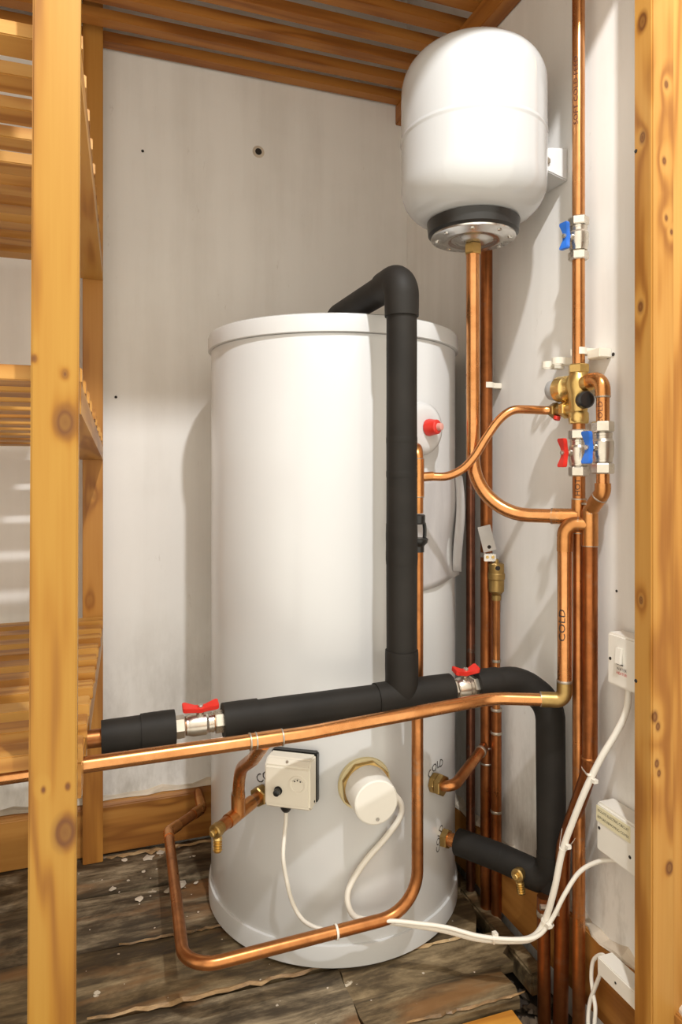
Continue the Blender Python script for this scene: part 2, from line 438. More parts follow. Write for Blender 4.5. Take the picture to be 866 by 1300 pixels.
# floor: subfloor dirt, boards as planks
fl = struct('floor', MB().box((-1.1, 0.35, -0.30), (WX + .1, WY + .1, -0.085)), M['dirt'], base=(0, 0, 0))
ROT = R(-2.2)
def plank(x0, x1, y0, y1, z1=0.0, th=.022, mat='oldwood', tear=(0, 0), skewL=0, skewR=0, seg=14):
    """one floorboard, slightly cupped; tear = raggedness of its left / right end"""
    rows = 5; vs = []; fs = []
    jag = [[random.uniform(-1, 1) for _ in range(rows)] for _ in range(2)]
    cup = random.uniform(-.0015, .002); tw = random.uniform(-.0015, .0015)
    for top in (1, 0):
        for j in range(rows):
            v = j / (rows - 1); y = y0 + (y1 - y0) * v
            xa = x0 + jag[0][j] * tear[0] + skewL * (v - .5); xb = x1 + jag[1][j] * tear[1] + skewR * (v - .5)
            for i in range(seg + 1):
                u = i / seg; x = xa + (xb - xa) * u
                z = (z1 + cup * (abs(v - .5) * 2) ** 2 + tw * (v - .5) + .0012 * math.sin(x * 9 + j)) if top else z1 - th
                e = 0
                if top and j in (0, rows - 1): z -= .0035
                vs.append(V((x, y + .0025 * math.sin(x * 7.3 + j * 2.1) * (1 if j in (0, rows - 1) else 0), z)))
    W = seg + 1; T = rows * W
    for j in range(rows - 1):
        for i in range(seg):
            a = j * W + i
            fs.append((a, a + 1, a + W + 1, a + W)); fs.append((T + a, T + a + W, T + a + W + 1, T + a + 1))
    for i in range(seg):
        fs.append((i, T + i, T + i + 1, i + 1)); a = (rows - 1) * W + i; fs.append((a, a + 1, T + a + 1, T + a))
    for j in range(rows - 1):
        a = j * W; fs.append((a, a + W, T + a + W, T + a)); a = j * W + seg; fs.append((a, T + a, T + a + W, a + W))
    mb = MB(); rm = Matrix.Rotation(ROT, 3, 'Z'); c = V((0.4, 1.2, 0))
    mb.add([c + rm @ (p - c) for p in vs], fs)
    o = obj('floorboard', mb, M[mat], fl, smooth=35)
    return o
plank(-1.05, 0.800, 1.596, 1.764, 0.000, tear=(0, .012), mat='oldwood', skewR=.02)
plank(-1.05, 0.778, 1.412, 1.590, -.002, tear=(0, .008), mat='oldwood', skewR=.04)
plank(-1.05, 0.752, 1.232, 1.406, 0.000, tear=(0, .010), mat='oldwood2', skewR=.045)
plank(-1.05, 0.425, 1.056, 1.224, 0.000, tear=(0, .004), mat='oldwood', skewL=0)
plank(0.428, 0.756, 1.140, 1.224, 0.001, tear=(.004, .016), mat='oldwood2')
plank(0.428, 0.722, 1.058, 1.141, 0.001, tear=(.004, .006), mat='oldwood2')
plank(-1.05, 0.480, 0.880, 1.050, -.002, tear=(0, .004), mat='oldwood')
plank(-1.05, 0.600, 0.700, 0.874, -.003, tear=(0, .004), mat='oldwood')
np_ = obj('floorboard', MB().box((0.484, 0.872, -.034), (0.690, 1.042, -.013), Matrix.Rotation(R(-1.0), 3, 'Z')), M['newpine'], fl, bevel=.002)
np_['label'] = 'short new yellow pine floorboard'
# joist beneath and the loose brown batten in the gap along the right wall
obj('joist', MB().box((0.60, 0.40, -.090), (0.665, 1.76, -.036)), M['oldwood2'], fl)
bt = obj('batten', MB().box((0.778, 1.10, -.060), (0.812, 1.56, -0.016), Matrix.Rotation(R(-.6), 3, 'Z')), M['oldwood2'], fl, bevel=.004)
M['splinter'] = oldwood('raw_splintered_wood', (0.34, 0.20, 0.085), (0.56, 0.40, 0.21), (0.30, 0.14, 0.05))
def splinter(x0, x1, y, wmax, n_=22):
    rm = Matrix.Rotation(ROT, 3, 'Z'); c = V((0.4, 1.2, 0)); vs = []; fs = []
    for i in range(n_ + 1):
        t = i / n_; x = x0 + (x1 - x0) * t; e = math.sin(PI * t) ** .4 * wmax
        a = y - e * random.uniform(.25, 1); b = y + e * random.uniform(.0, .5)
        for q in ((x, a, .0006), (x, (a + b) / 2, .0028 + .002 * random.random()), (x, b, .0006)): vs.append(c + rm @ (V(q) - c))
    for i in range(n_):
        for k in range(2): fs.append((i * 3 + k, i * 3 + k + 1, i * 3 + k + 4, i * 3 + k + 3))
    obj('splintered_edge', MB().add(vs, fs), M['splinter'], fl)
splinter(-.02, .42, 1.232, .015); splinter(.03, .25, 1.409, .010); splinter(.46, .72, 1.229, .010); splinter(-.03, .26, 1.742, .022); splinter(.50, .73, 1.062, .007)
rub = MB(); 
for k in range(230):
    x = random.uniform(.66, .835); y = random.uniform(.86, 1.30); r = random.uniform(.003, .012)
    z = -.083 + random.random() * .02
    a = [V((random.uniform(-1, 1), random.uniform(-1, 1), random.uniform(-1, 1))).normalized() for _ in range(6)]
    vs = [V((x, y, z)) + V((d[0], d[1], d[2] * .7)) * r for d in (V((1, 0, 0)), V((0, 1, 0)), V((-1, 0, 0)), V((0, -1, 0)), V((0, 0, 1)), V((0, 0, -1)))]
    vs = [p + q * r * .35 for p, q in zip(vs, a)]
    rub.add(vs, [(0, 1, 4), (1, 2, 4), (2, 3, 4), (3, 0, 4), (1, 0, 5), (2, 1, 5), (3, 2, 5), (0, 3, 5)])
ro = obj('rubble', rub, M['rubble'], fl); ro['kind'] = 'stuff'
# pale plaster crumbs lying on the boards
cr = MB()
def flake(x, y, r, z=.001, sq=.45):
    n_ = 9; ang = random.random() * 6
    rr = [r * random.uniform(.55, 1.1) for _ in range(n_)]
    pts = [V((x + rr[i] * math.cos(ang + 2 * PI * i / n_), y + rr[i] * math.sin(ang + 2 * PI * i / n_), z)) for i in range(n_)]
    top = [V((x + (p.x - x) * .7, y + (p.y - y) * .7, z + r * sq * random.uniform(.5, 1) * .25)) for p in pts]
    cr.add(pts + top + [V((x, y, z + r * sq * .35))], [(i, (i + 1) % n_, n_ + (i + 1) % n_, n_ + i) for i in range(n_)] + [(n_ + i, n_ + (i + 1) % n_, 2 * n_) for i in range(n_)])
for (x, y, r) in [(.115, 1.72, .016), (.145, 1.735, .012), (.19, 1.745, .007), (.155, 1.575, .016), (.17, 1.585, .02), (.145, 1.57, .010), (.085, 1.56, .011), (.10, 1.665, .006), (.065, 1.64, .004), (.13, 1.665, .004),
                  (.21, 1.58, .007), (.275, 1.745, .006), (.06, 1.73, .008), (.03, 1.62, .009), (.22, 1.69, .005)]:
    flake(x, y, r)
for k in range(110): flake(random.uniform(-.05, .72), random.uniform(1.08, 1.75), random.uniform(.0012, .0032))
co_ = obj('plaster_crumbs', cr, M['plaster_crumb'], fl); co_['kind'] = 'stuff'

# holes of the back wall: raised dark discs, their inner shade put into colour
wb = bpy.data.objects['wall_back']
def hole(x, z, r, rim, rimmat):
    mb = MB().lathe((x, WY - .0008, z), (0, -1, 0), [(0, rim), (.0006, rim * .93), (.0008, r)], 24)
    if rim > r * 1.3: obj('filler_ring', mb, rimmat, wb, smooth=40)
    mb = MB().lathe((x, WY - .0022, z), (0, 1, 0), [(0, r), (.0008, r * .9), (.0016, r * .2)], 20)
    obj('drilled_hole_disc', mb, M['hole'], wb, smooth=30)
hole(.402, 1.791, .0090, .016, M['plaster_crumb'])
hole(.105, 1.746, .0036, .0036, M['plaster_crumb'])
hole(.041, 1.124, .0034, .0034, M['plaster_crumb'])

# ================================================================== TIMBER
# --- slatted shelving on the left
sh_ = thing('slatted_shelving', 'tall light pine shelving with slatted shelves on posts, left of the cylinder', 'shelving', (-.05, .91, 0))
pf = pine('pine_front_post', 2, (0.42, 0.235, 0.040), (0.34, 0.157, 0.018), (0.22, 0.082, 0.008),
          knots=[(.012, -.02, 1.000, .0165), (.012, -.02, .505, .0175), (.030, -.02, .575, .004), (-.022, -.02, 1.075, .0045), (.012, -.02, 1.058, .0045), (-.012, -.02, .560, .0045), (.015, -.02, .560, .0045)], scat=False)
obj('front_post', MB().box((-.0765, .888, -.01), (-.023, .928, ZC), Matrix.Rotation(R(.28), 3, 'Y'), (-.05, .908, .942)), pf, sh_, bevel=.002)
pb = pine('pine_back_post', 2, (0.50, 0.24, 0.052), (0.41, 0.175, 0.03), (0.26, 0.095, 0.015), knots=[(.04, .82, .88, .010), (.03, .82, .63, .010)], scat=False)
obj('back_post', MB().box((-.0355, 1.737, 0.001), (.0105, 1.766, ZC)), pb, sh_, bevel=.0015)
slat_mesh = mesh_of(MB().box((-.455, -.0225, -.010), (.455, .0225, .010)), M['pine_x'], 'shelf_slat', bevel=.0015)
def shelf(name, zf, zn, yn, yf, nsl, rail_h, notch=None):
    """zf / zn: height of the top of the rail at the back / at the front"""
    xr = lambda y: -.021 + (y - .93) / .805 * .0315
    def zz(y): return zn + (zf - zn) * (y - yn) / (yf - yn)
    poly = [(yn, zz(yn)), (yf, zz(yf)), (yf, zz(yf) - rail_h[1])]
    if notch:
        for (a, b, h) in reversed(notch): poly += [(b, zz(b) - rail_h[1] - (rail_h[0] - rail_h[1]) * (yf - b) / (yf - yn)), (b, h), (a, h), (a, zz(a) - rail_h[0])]
    poly += [(yn, zz(yn) - rail_h[0])]
    root = None
    for side in (0, 1):
        mb = MB(); n_ = len(poly); wd = .052
        vs = []
        for q in (0, 1):
            for (y, z) in poly:
                x = (xr(y) - (0 if q else wd)) if side == 0 else (-.94 + (0 if q else -.05))
                vs.append((x, y, z))
        mb.add(vs, [tuple(range(n_)), tuple(range(2 * n_ - 1, n_ - 1, -1))] + [(i, i + n_, (i + 1) % n_ + n_, (i + 1) % n_) for i in range(n_)])
        ob = obj(name if root is None else 'far_rail', mb, M['pine_y'], sh_ if root is None else root)
        if root is None: root = ob
    pitch = (yf - yn - .05) / (nsl - 1)
    for i in range(nsl):
        y = yn + .0235 + pitch * i
        piece('shelf_slat', slat_mesh, None, root, (xr(y) - .4545 + random.uniform(-.001, .0015), y, zz(y) + .0101), (math.atan2(zf - zn, yf - yn), 0, R(-1) * 0))
    return root
shelf('upper_shelf', 1.428, 1.482, .936, 1.735, 10, (.045, .030))
shelf('middle_shelf', .997, 1.054, .936, 1.735, 10, (.040, .030))
shelf('lower_shelf', .572, .566, .936, 1.735, 10, (.044, .040), notch=[(.978, 1.034, .556), (1.07, 1.13, .5605)])

# --- slatted shelf overhead
ov = thing('overhead_slatted_shelf', 'brown varnished slatted shelf overhead, above the cylinder and the vessel', 'shelf', (.4, 1.79, 1.984))
om = mesh_of(MB().box((-.885, -.0175, -.012), (.885, .0175, .012)), M['pine_dark_x'], 'overhead_slat', bevel=.0015)
obj('bearer', MB().box((.800, .76, 1.928), (WX - .001, 1.788, 1.982)), M['pine_dark_y'], ov, bevel=.002)
obj('bearer', MB().box((-.99, .76, 1.928), (-.955, 1.788, 1.982)), M['pine_dark_y'], ov, bevel=.002)
for i in range(12):
    y = 1.764 - .0835 * i
    piece('overhead_slat', om, None, ov, (-.058, y, 1.9935), (0, 0, random.uniform(-.002, .002)))

# --- door post at the right
dp = thing('door_post', 'knotty golden pine post at the right edge, in front of the switches', 'post', (.796, .82, 0))
k1 = pine('pine_door_post', 2, (0.52, 0.29, 0.075), (0.41, 0.19, 0.037), (0.25, 0.092, 0.014),
          knots=[(-.021, .0, 1.62, .013), (-.021, .0, 1.445, .010), (.006, -.02, 1.52, .007), (.002, -.02, 1.405, .007), (.006, -.02, 1.32, .0055), (.016, -.02, 1.30, .005), (.012, -.02, 1.695, .006),
                 (-.016, -.02, .575, .008), (-.010, -.02, .56, .006), (-.012, -.02, .505, .006), (-.008, -.02, .49, .005), (.012, -.02, .345, .009), (-.021, .004, 1.19, .010), (-.021, .003, .745, .007)], scat=False)
obj('post', MB().box((.775, .801, -.02), (.8175, .838, ZC)), k1, dp, bevel=.0022)
obj('wall_packer', MB().box((.8180, .8035, -.02), (WX - .0005, .836, ZC)), M['pine_z'], dp)
for (x, y, z) in [(.7747, .832, 1.735), (.7747, .833, 1.43), (.7747, .833, .62)]:
    obj('nail_head', MB().lathe((x, y, z), (-1, 0, 0), [(0, .003), (.001, .0025)], 10), M['hole'], dp)

# ================================================================== HOT WATER CYLINDER
CX, CY = .507, 1.479
def cp(ang, r, z): return V((CX + r * math.cos(ang), CY + r * math.sin(ang), z))
def ang_of(x, y): return math.atan2(y - CY, x - CX)
cy = thing('hot_water_cylinder', 'tall white hot water cylinder standing on the old floorboards', 'water cylinder', (CX, CY, 0))
obj('cylinder_body', MB().lathe((CX, CY, .045), (0, 0, 1), [(0, .2745), (.002, .275), (1.156, .275), (1.157, .2745)], 128), M['enamel'], cy, smooth=40)
obj('base_ring', MB().lathe((CX, CY, .0025), (0, 0, 1), [(0, .276), (.004, .2805), (.036, .2805), (.043, .279), (.0445, .2745)], 128), M['enamel'], cy, smooth=30)
obj('lid', MB().lathe((CX, CY, 1.203), (0, 0, 1), [(0, .276), (.001, .2815), (.028, .2815), (.034, .2795), (.0365, .275), (.0375, .25), (.038, .1)], 128), M['enamel'], cy, smooth=30)
def cyl_text(text, size, ang, z, tilt=0, arc=0):
    def fn(u, v):
        if arc:
            a = u / arc; u2 = (arc + v) * math.sin(a); v2 = (arc + v) * math.cos(a) - arc
        else: u2, v2 = u, v
        ct, st = math.cos(tilt), math.sin(tilt); x = u2 * ct - v2 * st; y = u2 * st + v2 * ct
        return cp(ang + x / .275, .2757, z + y)
    return fn
letters('COLD', .024, cyl_text('', 0, ang_of(.3018, 1.2959) + .045, .353, R(14), .060), 'handwritten_lettering', M['ink'], cy, .95)
letters('COLD', .022, cyl_text('', 0, ang_of(.6450, 1.2412), .3415, R(12), .040), 'handwritten_lettering', M['ink'], cy, .95)
letters('COLD', .020, cyl_text('', 0, ang_of(.6545, 1.2468), .190, R(70), .045), 'handwritten_lettering', M['ink'], cy, .95)

# relief valve with red cap
rv = thing('relief_valve', 'white round boss with a red relief valve cap, high on the cylinder', 'valve', cp(ang_of(.5935, 1.2178), .275, 1.024))
nrm = V((.0875, -.2607, 0)).normalized(); p0 = V((.5935, 1.2178, 1.024))
obj('boss', MB().lathe(p0 - nrm * .004, nrm, [(0, .0535), (.014, .0530), (.022, .050), (.027, .043), (.029, .036), (.029, .020)], 40), M['enamel'], rv, smooth=40)
kx = p0 + nrm * .023 + V((.004, 0, .001))
obj('red_cap', MB().lathe(kx, nrm + V((.18, 0, .02)), [(0, .0165), (.004, .0170), (.014, .0150), (.022, .0142), (.024, .012)], 14), M['red'], rv, smooth=30)
obj('cap_stud', MB().lathe(kx + (nrm + V((.18, 0, .02))).normalized() * .024, nrm + V((.18, 0, .02)), [(0, .0075), (.008, .0070), (.009, .005)], 16), plain('pink_stud', (.62, .30, .26), .4), rv, smooth=30)
dn = V((.5595, 1.15, 1.0))

# discharge pipe with tundish
DP = thing('discharge_pipe', 'copper discharge pipe looping low around the front of the cylinder', 'pipe', (.5595, 1.15, .9))
r22 = .011
obj('upper_pipe', MB().tube(fillet([(.5595, 1.15, .862), (.5595, 1.15, .982), (.578, 1.205, .985)], .02), r22, 20), M['copper_fit'], DP, smooth=50)
obj('tee_fitting', MB().tube([(.5595, 1.15, .893), (.5595, 1.15, .963)], .0127, 20).tube([(.5595, 1.15, .929), (.590, 1.146, .931)], .0088, 16), M['copper_fit'], DP, smooth=50)
ring('solder_ring', (.5595, 1.15, .963), (0, 0, 1), .0118, .003, M['solder'], DP); ring('solder_ring', (.5595, 1.15, .893), (0, 0, 1), .0118, .003, M['solder'], DP)
td = MB().lathe((.5595, 1.15, .842), (0, 0, 1), [(0, .0125), (.002, .0145), (.016, .0145), (.018, .0125)], 24)
td.lathe((.5595, 1.15, .790), (0, 0, 1), [(0, .0125), (.010, .0125), (.012, .0135), (.018, .0190), (.024, .0200), (.026, .018)], 24)
for a in (R(20), R(200)):
    dx, dy = math.cos(a), math.sin(a)
    td.tube(spline([(.5595 + dx * .0135, 1.15 + dy * .0135, .848), (.5595 + dx * .019, 1.15 + dy * .019, .838), (.5595 + dx * .0195, 1.15 + dy * .0195, .822), (.5595 + dx * .018, 1.15 + dy * .018, .812)], 5), .0036, 8)
obj('tundish', td, M['black'], DP, smooth=40)['label'] = 'black plastic tundish'
low = fillet([(.5595, 1.15, .795), (.5595, 1.15, .122), (.133, 1.14, .122), (.1525, 1.618, .106)], [.075, .055], 10)
obj('lower_pipe', MB().tube(low, r22, 22), M['copper_worn'], DP, smooth=50)
obj('elbow', MB().tube(fillet([(.1515, 1.590, .1065), (.1527, 1.622, .106), (.178, 1.645, .106)], .012, 6), .0126, 20), M['copper_fit'], DP, smooth=50)
obj('link_pipe', MB().tube([(.1527, 1.622, .106), (.236, 1.697, .108)], r22, 20), M['copper_worn'], DP, smooth=50)
obj('elbow', MB().tube(fillet([(.216, 1.679, .1075), (.240, 1.701, .108), (.240, 1.735, .114)], .012, 6), .0126, 20), M['copper_fit'], DP, smooth=50)
obj('end_pipe', MB().tube([(.240, 1.701, .108), (.240, 1.769, .118)], r22, 20), M['copper_worn'], DP, smooth=50)
tie = MB().lathe((.398, 1.146, .122), (1, 0, 0), [(-.002, .0115), (-.002, .0128), (.002, .0128), (.002, .0115)], 20, cap=False)
obj('cable_tie', tie, M['cable'], DP, smooth=30)

# instruction sleeve: a folded white plastic wallet on the side of the cylinder
sm = MB(); vs = []; fs = []; na, nz = 26, 16
for j in range(nz + 1):
    t = j / nz
    for i in range(na + 1):
        s_ = i / na
        a = R(-84) + (R(-37) - R(-84)) * s_
        z = .922 - .225 * t + .014 * s_ * (1 - t) + (.020 * s_) * t
        r = .2775 + .003 * math.sin(s_ * 9 + t * 4) * s_ + .030 * max(0, s_ - .80) * 5 * (.55 + .45 * math.sin(t * 3.0)) * .35 + .0035 * math.sin(t * 7) * s_
        vs.append(cp(a, r, z))
for j in range(nz):
    for i in range(na): a = j * (na + 1) + i; fs.append((a, a + 1, a + na + 2, a + na + 1))
sm.add(vs, fs)
def sleeve_mat():
    m, nt, b = newmat('crumpled_white_plastic')
    co = geoco(nt)
    n1 = noise(nt, mapping(nt, co, (30, 30, 9)), 1, 4)
    L(nt, ramp(nt, n1, [(.3, (.46, .445, .45)), (.7, (.54, .525, .525))]), b.inputs['Base Color']); b.inputs['Roughness'].default_value = .38
    bump(nt, b, n1, .35, .004); return m
M['wallet'] = sleeve_mat()
wl = thing('instruction_wallet', 'crumpled white plastic wallet stuck to the side of the cylinder behind the tundish', 'wallet', (.65, 1.24, .8))
so = obj('front_sheet', sm, M['wallet'], wl, smooth=60)
md = so.modifiers.new('thickness', 'SOLIDIFY'); md.thickness = .0012
fm = MB(); vs = []; fs = []
for j in range(13):
    t = j / 12; z = .934 - .205 * t
    w0 = .010 + .024 * math.sin(min(1, t * 1.5) * PI * .55) * (1 - .35 * t)
    for i in range(7):
        s_ = i / 6; a = R(-44) + s_ * (w0 / .28 * 1.3 + .045)
        vs.append(cp(a, .284 + .013 * math.sin(s_ * PI) + .004 * math.sin(t * 5), z - .01 * s_))
for j in range(12):
    for i in range(6): a = j * 7 + i; fs.append((a, a + 1, a + 8, a + 7))
fm.add(vs, fs)
fo = obj('folded_edge', fm, M['wallet'], wl, smooth=60); md = fo.modifiers.new('thickness', 'SOLIDIFY'); md.thickness = .002

# thermostat box
tn = V((-.1613, -.241, 0)).normalized(); tr = V((-tn.y, tn.x, 0))  # tr: to the right when facing the box
if tr.x < 0: tr = -tr
tb = thing('cylinder_thermostat', 'cream square thermostat box with black reset button, left front of the cylinder', 'thermostat', V((CX, CY, .36)) + tn * .275)
tc = V((CX, CY, .3665)) + tn * .283
rot_t = Matrix((tr, tn * -1, V((0, 0, 1)))).transposed()
def tbox(a, b): return MB().box((tc.x + a[0], tc.y + a[1], tc.z + a[2]), (tc.x + b[0], tc.y + b[1], tc.z + b[2]), rot_t, tc)
obj('back_plate', tbox((-.045, -.006, -.047), (.045, .012, .047)), M['black'], tb, bevel=.003)
# cover with a chamfered top and bottom edge: profile in depth / height
def tpt(u, d, z): return tc + tr * u + tn * d + V((0, 0, z))
prof = [(.005, -.046), (.036, -.046), (.046, -.038), (.046, .034), (.034, .046), (.005, .046)]
cm = MB(); vs = [tpt(-.0435, d, z) for d, z in prof] + [tpt(.0435, d, z) for d, z in prof]; n6 = 6
cm.add(vs, [tuple(range(6)), tuple(range(11, 5, -1))] + [(i, (i + 1) % 6, (i + 1) % 6 + 6, i + 6) for i in range(6)])
obj('cover', cm, M['cream'], tb, bevel=.003, smooth=25)
obj('reset_button', MB().lathe(tpt(-.017, .045, -.010), tn, [(0, .0078), (.003, .0078), (.003, .0062), (.013, .0060), (.014, .004)], 20), M['black'], tb, smooth=30)
obj('dial', MB().lathe(tpt(.020, .0455, .004), tn, [(0, .0165), (.0018, .0160), (.0018, .0128), (.0009, .0122)], 36), M['cream'], tb, smooth=25)
tk = MB()
for q in (-40, 0, 40):
    a = R(90 + q); c0 = tpt(.020 + .0085 * math.cos(a), .0468, .004 + .0085 * math.sin(a))
    tk.lathe(c0, tn, [(0, .0016), (.0002, .0012)], 8)
    for e in (-14, 0, 14):
        b_ = R(90 + q + e); c1 = tpt(.020 + .0112 * math.cos(b_), .0468, .004 + .0112 * math.sin(b_)); tk.lathe(c1, tn, [(0, .0005), (.0002, .0004)], 6)
obj('dial_marks', tk, M['ink'], tb)
obj('screw', MB().lathe(tpt(-.002, .040, .0415), tn + V((0, 0, .9)), [(0, .0028), (.001, .0022)], 12), M['solder'], tb)
obj('screw', MB().lathe(tpt(.0436, .018, -.036), tr, [(0, .0024), (.001, .002)], 12), M['hole'], tb)
obj('cable_gland', MB().lathe(tpt(-.010, .022, -.046), (0, 0, -1), [(0, .0105), (.006, .0105), (.010, .0085), (.013, .006)], 18), M['black'], tb, smooth=30)

# immersion heater cap
ih = thing('immersion_heater', 'white round immersion heater cap on a brass hexagon, front of the cylinder', 'heater', (.479, 1.205, .34))
ia = V((-.075, -.99, -.03)).normalized(); ip = V((.4762, 1.2055, .347))
obj('sealant_ring', MB().lathe(ip - ia * .004, ia, [(0, .052), (.006, .050), (.0075, .044)], 40), M['gasket'], ih, smooth=30)
hexnut('hexagon', ip + ia * .009, ia, .0475, .012, M['brass_dull'], ih, 8, start=(.3, 0, 1))
obj('cap', MB().lathe(ip + ia * .012, ia, [(0, .0425), (.055, .0415), (.0585, .0405), (.060, .038)], 48), M['plastic'], ih, smooth=30)
obj('screw', MB().lathe(ip + ia * .072 + V((.002, 0, -.030)), ia, [(0, .0036), (.0012, .0030)], 14), M['steel'], ih)

# ================================================================== EXPANSION VESSEL
EX, EY = .6657, 1.130
ev = thing('expansion_vessel', 'glossy white expansion vessel hung high on the right wall', 'expansion vessel', (EX, EY, 1.38))
pr_ = []
RB = .1350
def arcp(cz, cr, a0, a1, rr, n_=8): return [(cz + rr * math.sin(R(a0 + (a1 - a0) * i / n_)), cr + rr * math.cos(R(a0 + (a1 - a0) * i / n_))) for i in range(n_ + 1)]
bot = [(1.4050, .055), (1.4060, .075)] + arcp(1.474, RB - .064, -82, 0, .064, 10)
seam = [(1.480, RB), (1.545, RB), (1.553, RB), (1.5562, RB), (1.5585, RB + .0014), (1.5620, RB + .0014), (1.5643, RB), (1.567, RB), (1.575, RB), (1.645, RB)]
top = arcp(1.652, RB - .072, 0, 78, .072, 10) + [(1.729, .03), (1.7305, .001)]
obj('vessel_body', MB().lathe((EX, EY, 0), (0, 0, 1), bot + seam + top, 96), M['enamel_gloss'], ev, smooth=35)
obj('rubber_neck', MB().lathe((EX, EY, 0), (0, 0, 1), [(1.382, .079), (1.386, .084), (1.408, .0865), (1.4115, .080)], 64), M['rubber'], ev, smooth=30)
fl_ = [(1.3820, .0785), (1.3785, .0790), (1.3772, .0775), (1.3765, .060), (1.3735, .056), (1.3730, .046), (1.3755, .042), (1.3750, .034), (1.3710, .028), (1.3690, .018)]
flo = obj('flange', MB().lathe((EX, EY, 0), (0, 0, 1), fl_, 64), M['steel'], ev, smooth=50); flo['label'] = 'shiny zinc flange plate'
for k in range(8):
    a = 2 * PI * (k + .3) / 8; bx, by = EX + .068 * math.cos(a), EY + .068 * math.sin(a)
    obj('rivet' if k % 2 else 'bolt', MB().lathe((bx, by, 1.3775), (0, 0, -1), [(0, .0042), (.003, .0042), (.0036, .003)], 6 if k % 2 == 0 else 12), M['steel'], flo, smooth=25)
hexnut('brass_union', (EX, EY, 1.358), (0, 0, 1), .0165, .020, M['brass'], ev)
bk = MB().prism([(.775, 1.520), (.775, 1.490), (.8375, 1.475), (.8375, 1.535), (.80, 1.530)], 1, 1.098, 1.140)
obj('wall_bracket', MB().prism([(.775, 1.538), (.775, 1.505), (.800, 1.500), (.8375, 1.490), (.8375, 1.552), (.800, 1.548)], 1, 1.075, 1.145), M['enamel'], ev, bevel=.002)
obj('bracket_bolt', MB().lathe((.790, 1.0752, 1.520), (0, -1, 0), [(0, .007), (.004, .007), (.005, .005)], 6), M['solder'], ev)

# feed from the vessel
vp = thing('vessel_pipe', 'copper pipe dropping from the vessel and curving to the right hand pipes', 'pipe', (EX, EY, .9))
vpath = fillet([(EX, EY, 1.352), (EX, EY, .8605), (.768, 1.0235, .8600)], [.105], 12)
obj('pipe', MB().tube(vpath, .0128, 22), M['copper'], vp, smooth=50)
obj('tee_fitting', MB().tube([(.764, 1.0270, .860), (.797, .994, .860)], .0142, 20), M['copper_fit'], vp, smooth=50)
ring('solder_ring', (.766, 1.0255, .860), (.105, -.11, 0), .0135, .0035, M['solder'], vp)

# ================================================================== RIGHT HAND PIPES
def ball_valve(name, label, p, axis, r, length, hmat, hdir, group=None, hf=.30):
    """nickel ball valve: body, two nuts, stem, butterfly handle"""
    p = V(p); a = V(axis).normalized(); h = V(hdir).normalized()
    t = thing(name, label, 'valve', p, group)
    Lh = length / 2
    obj('valve_body', MB().lathe(p - a * Lh * .72, a, [(0, r * .95), (Lh * .15, r * 1.0), (Lh * .2, r * 1.22), (Lh * .45, r * 1.46), (Lh * .95, r * 1.46), (Lh * 1.05, r * 1.24), (Lh * 1.2, r * 1.24), (Lh * 1.25, r * 1.0), (Lh * 1.44, r * .95)], 28), M['nickel'], t, smooth=28)
    for s_ in (-1, 1):
        hexnut('compression_nut', p + a * s_ * Lh * .78, a, r * 1.50, Lh * .40, M['nickel'], t, 6, start=tuple(h + a.cross(h) * .3))
        ring('collar', p + a * s_ * Lh * .50, a, r * 1.15, Lh * .12, M['nickel'], t, 1.12)
    obj('stem', MB().lathe(p + h * r * 1.2, h, [(0, r * .55), (r * .6, r * .5), (r * .6, r * .35), (r * 1.8, r * .35)], 14), M['nickel'], t, smooth=30)
    # butterfly handle: a bow-tie plate along the pipe axis, wings bent slightly
    c = p + h * r * 2.45; b = a.cross(h); hl = length * hf
    th = r * .22; st = [(-1, .72, .75), (-.85, .86, .70), (-.55, .66, .35), (-.25, .50, .0), (0, .62, -.05), (.25, .50, .0), (.55, .66, .35), (.85, .86, .70), (1, .72, .75)]
    mb = MB(); vs = []; fs = []
    for (u, wdt, lift) in st:
        q = c + a * u * hl + h * lift * r * .55
        for (sx, sy) in ((-1, -1), (1, -1), (1, 1), (-1, 1)): vs.append(q + b * sx * wdt * r * .95 + h * sy * th * 1.5)
    for i in range(len(st) - 1):
        for k in range(4): fs.append((i * 4 + k, i * 4 + (k + 1) % 4, i * 4 + 4 + (k + 1) % 4, i * 4 + 4 + k))
    fs += [(3, 2, 1, 0), tuple(range(len(vs) - 4, len(vs)))]
    mb.add(vs, fs)
    ho = obj('handle', mb, hmat, t, bevel=.0008, smooth=40)
    obj('handle_nut', MB().lathe(c + h * th, h, [(0, r * .36), (r * .30, r * .36), (r * .36, r * .28)], 6), M['steel'], ho)
    return t

PX, PY = .800, .997
fp = thing('cold_feed_pipe', 'bright copper pipe dropping from the ceiling, marked SOFT COLD FEED', 'pipe', (PX, PY, 1.12))
obj('pipe', MB().tube([(PX, PY, 1.118), (PX, PY, ZC)], r22, 22), M['copper'], fp, smooth=50)
letters('SOFT COLD FEED', .0120, around_pipe(PX, PY, r22, 1.610, R(208), 1.28), 'handwritten_lettering', M['inkbrown'], fp, 1.0)
ball_valve('isolation_valve', 'nickel isolating valve with blue handle, high on the cold feed pipe', (PX, PY, 1.351), (0, 0, 1), .0118, .078, M['blue'], (-.97, -.12, 0))

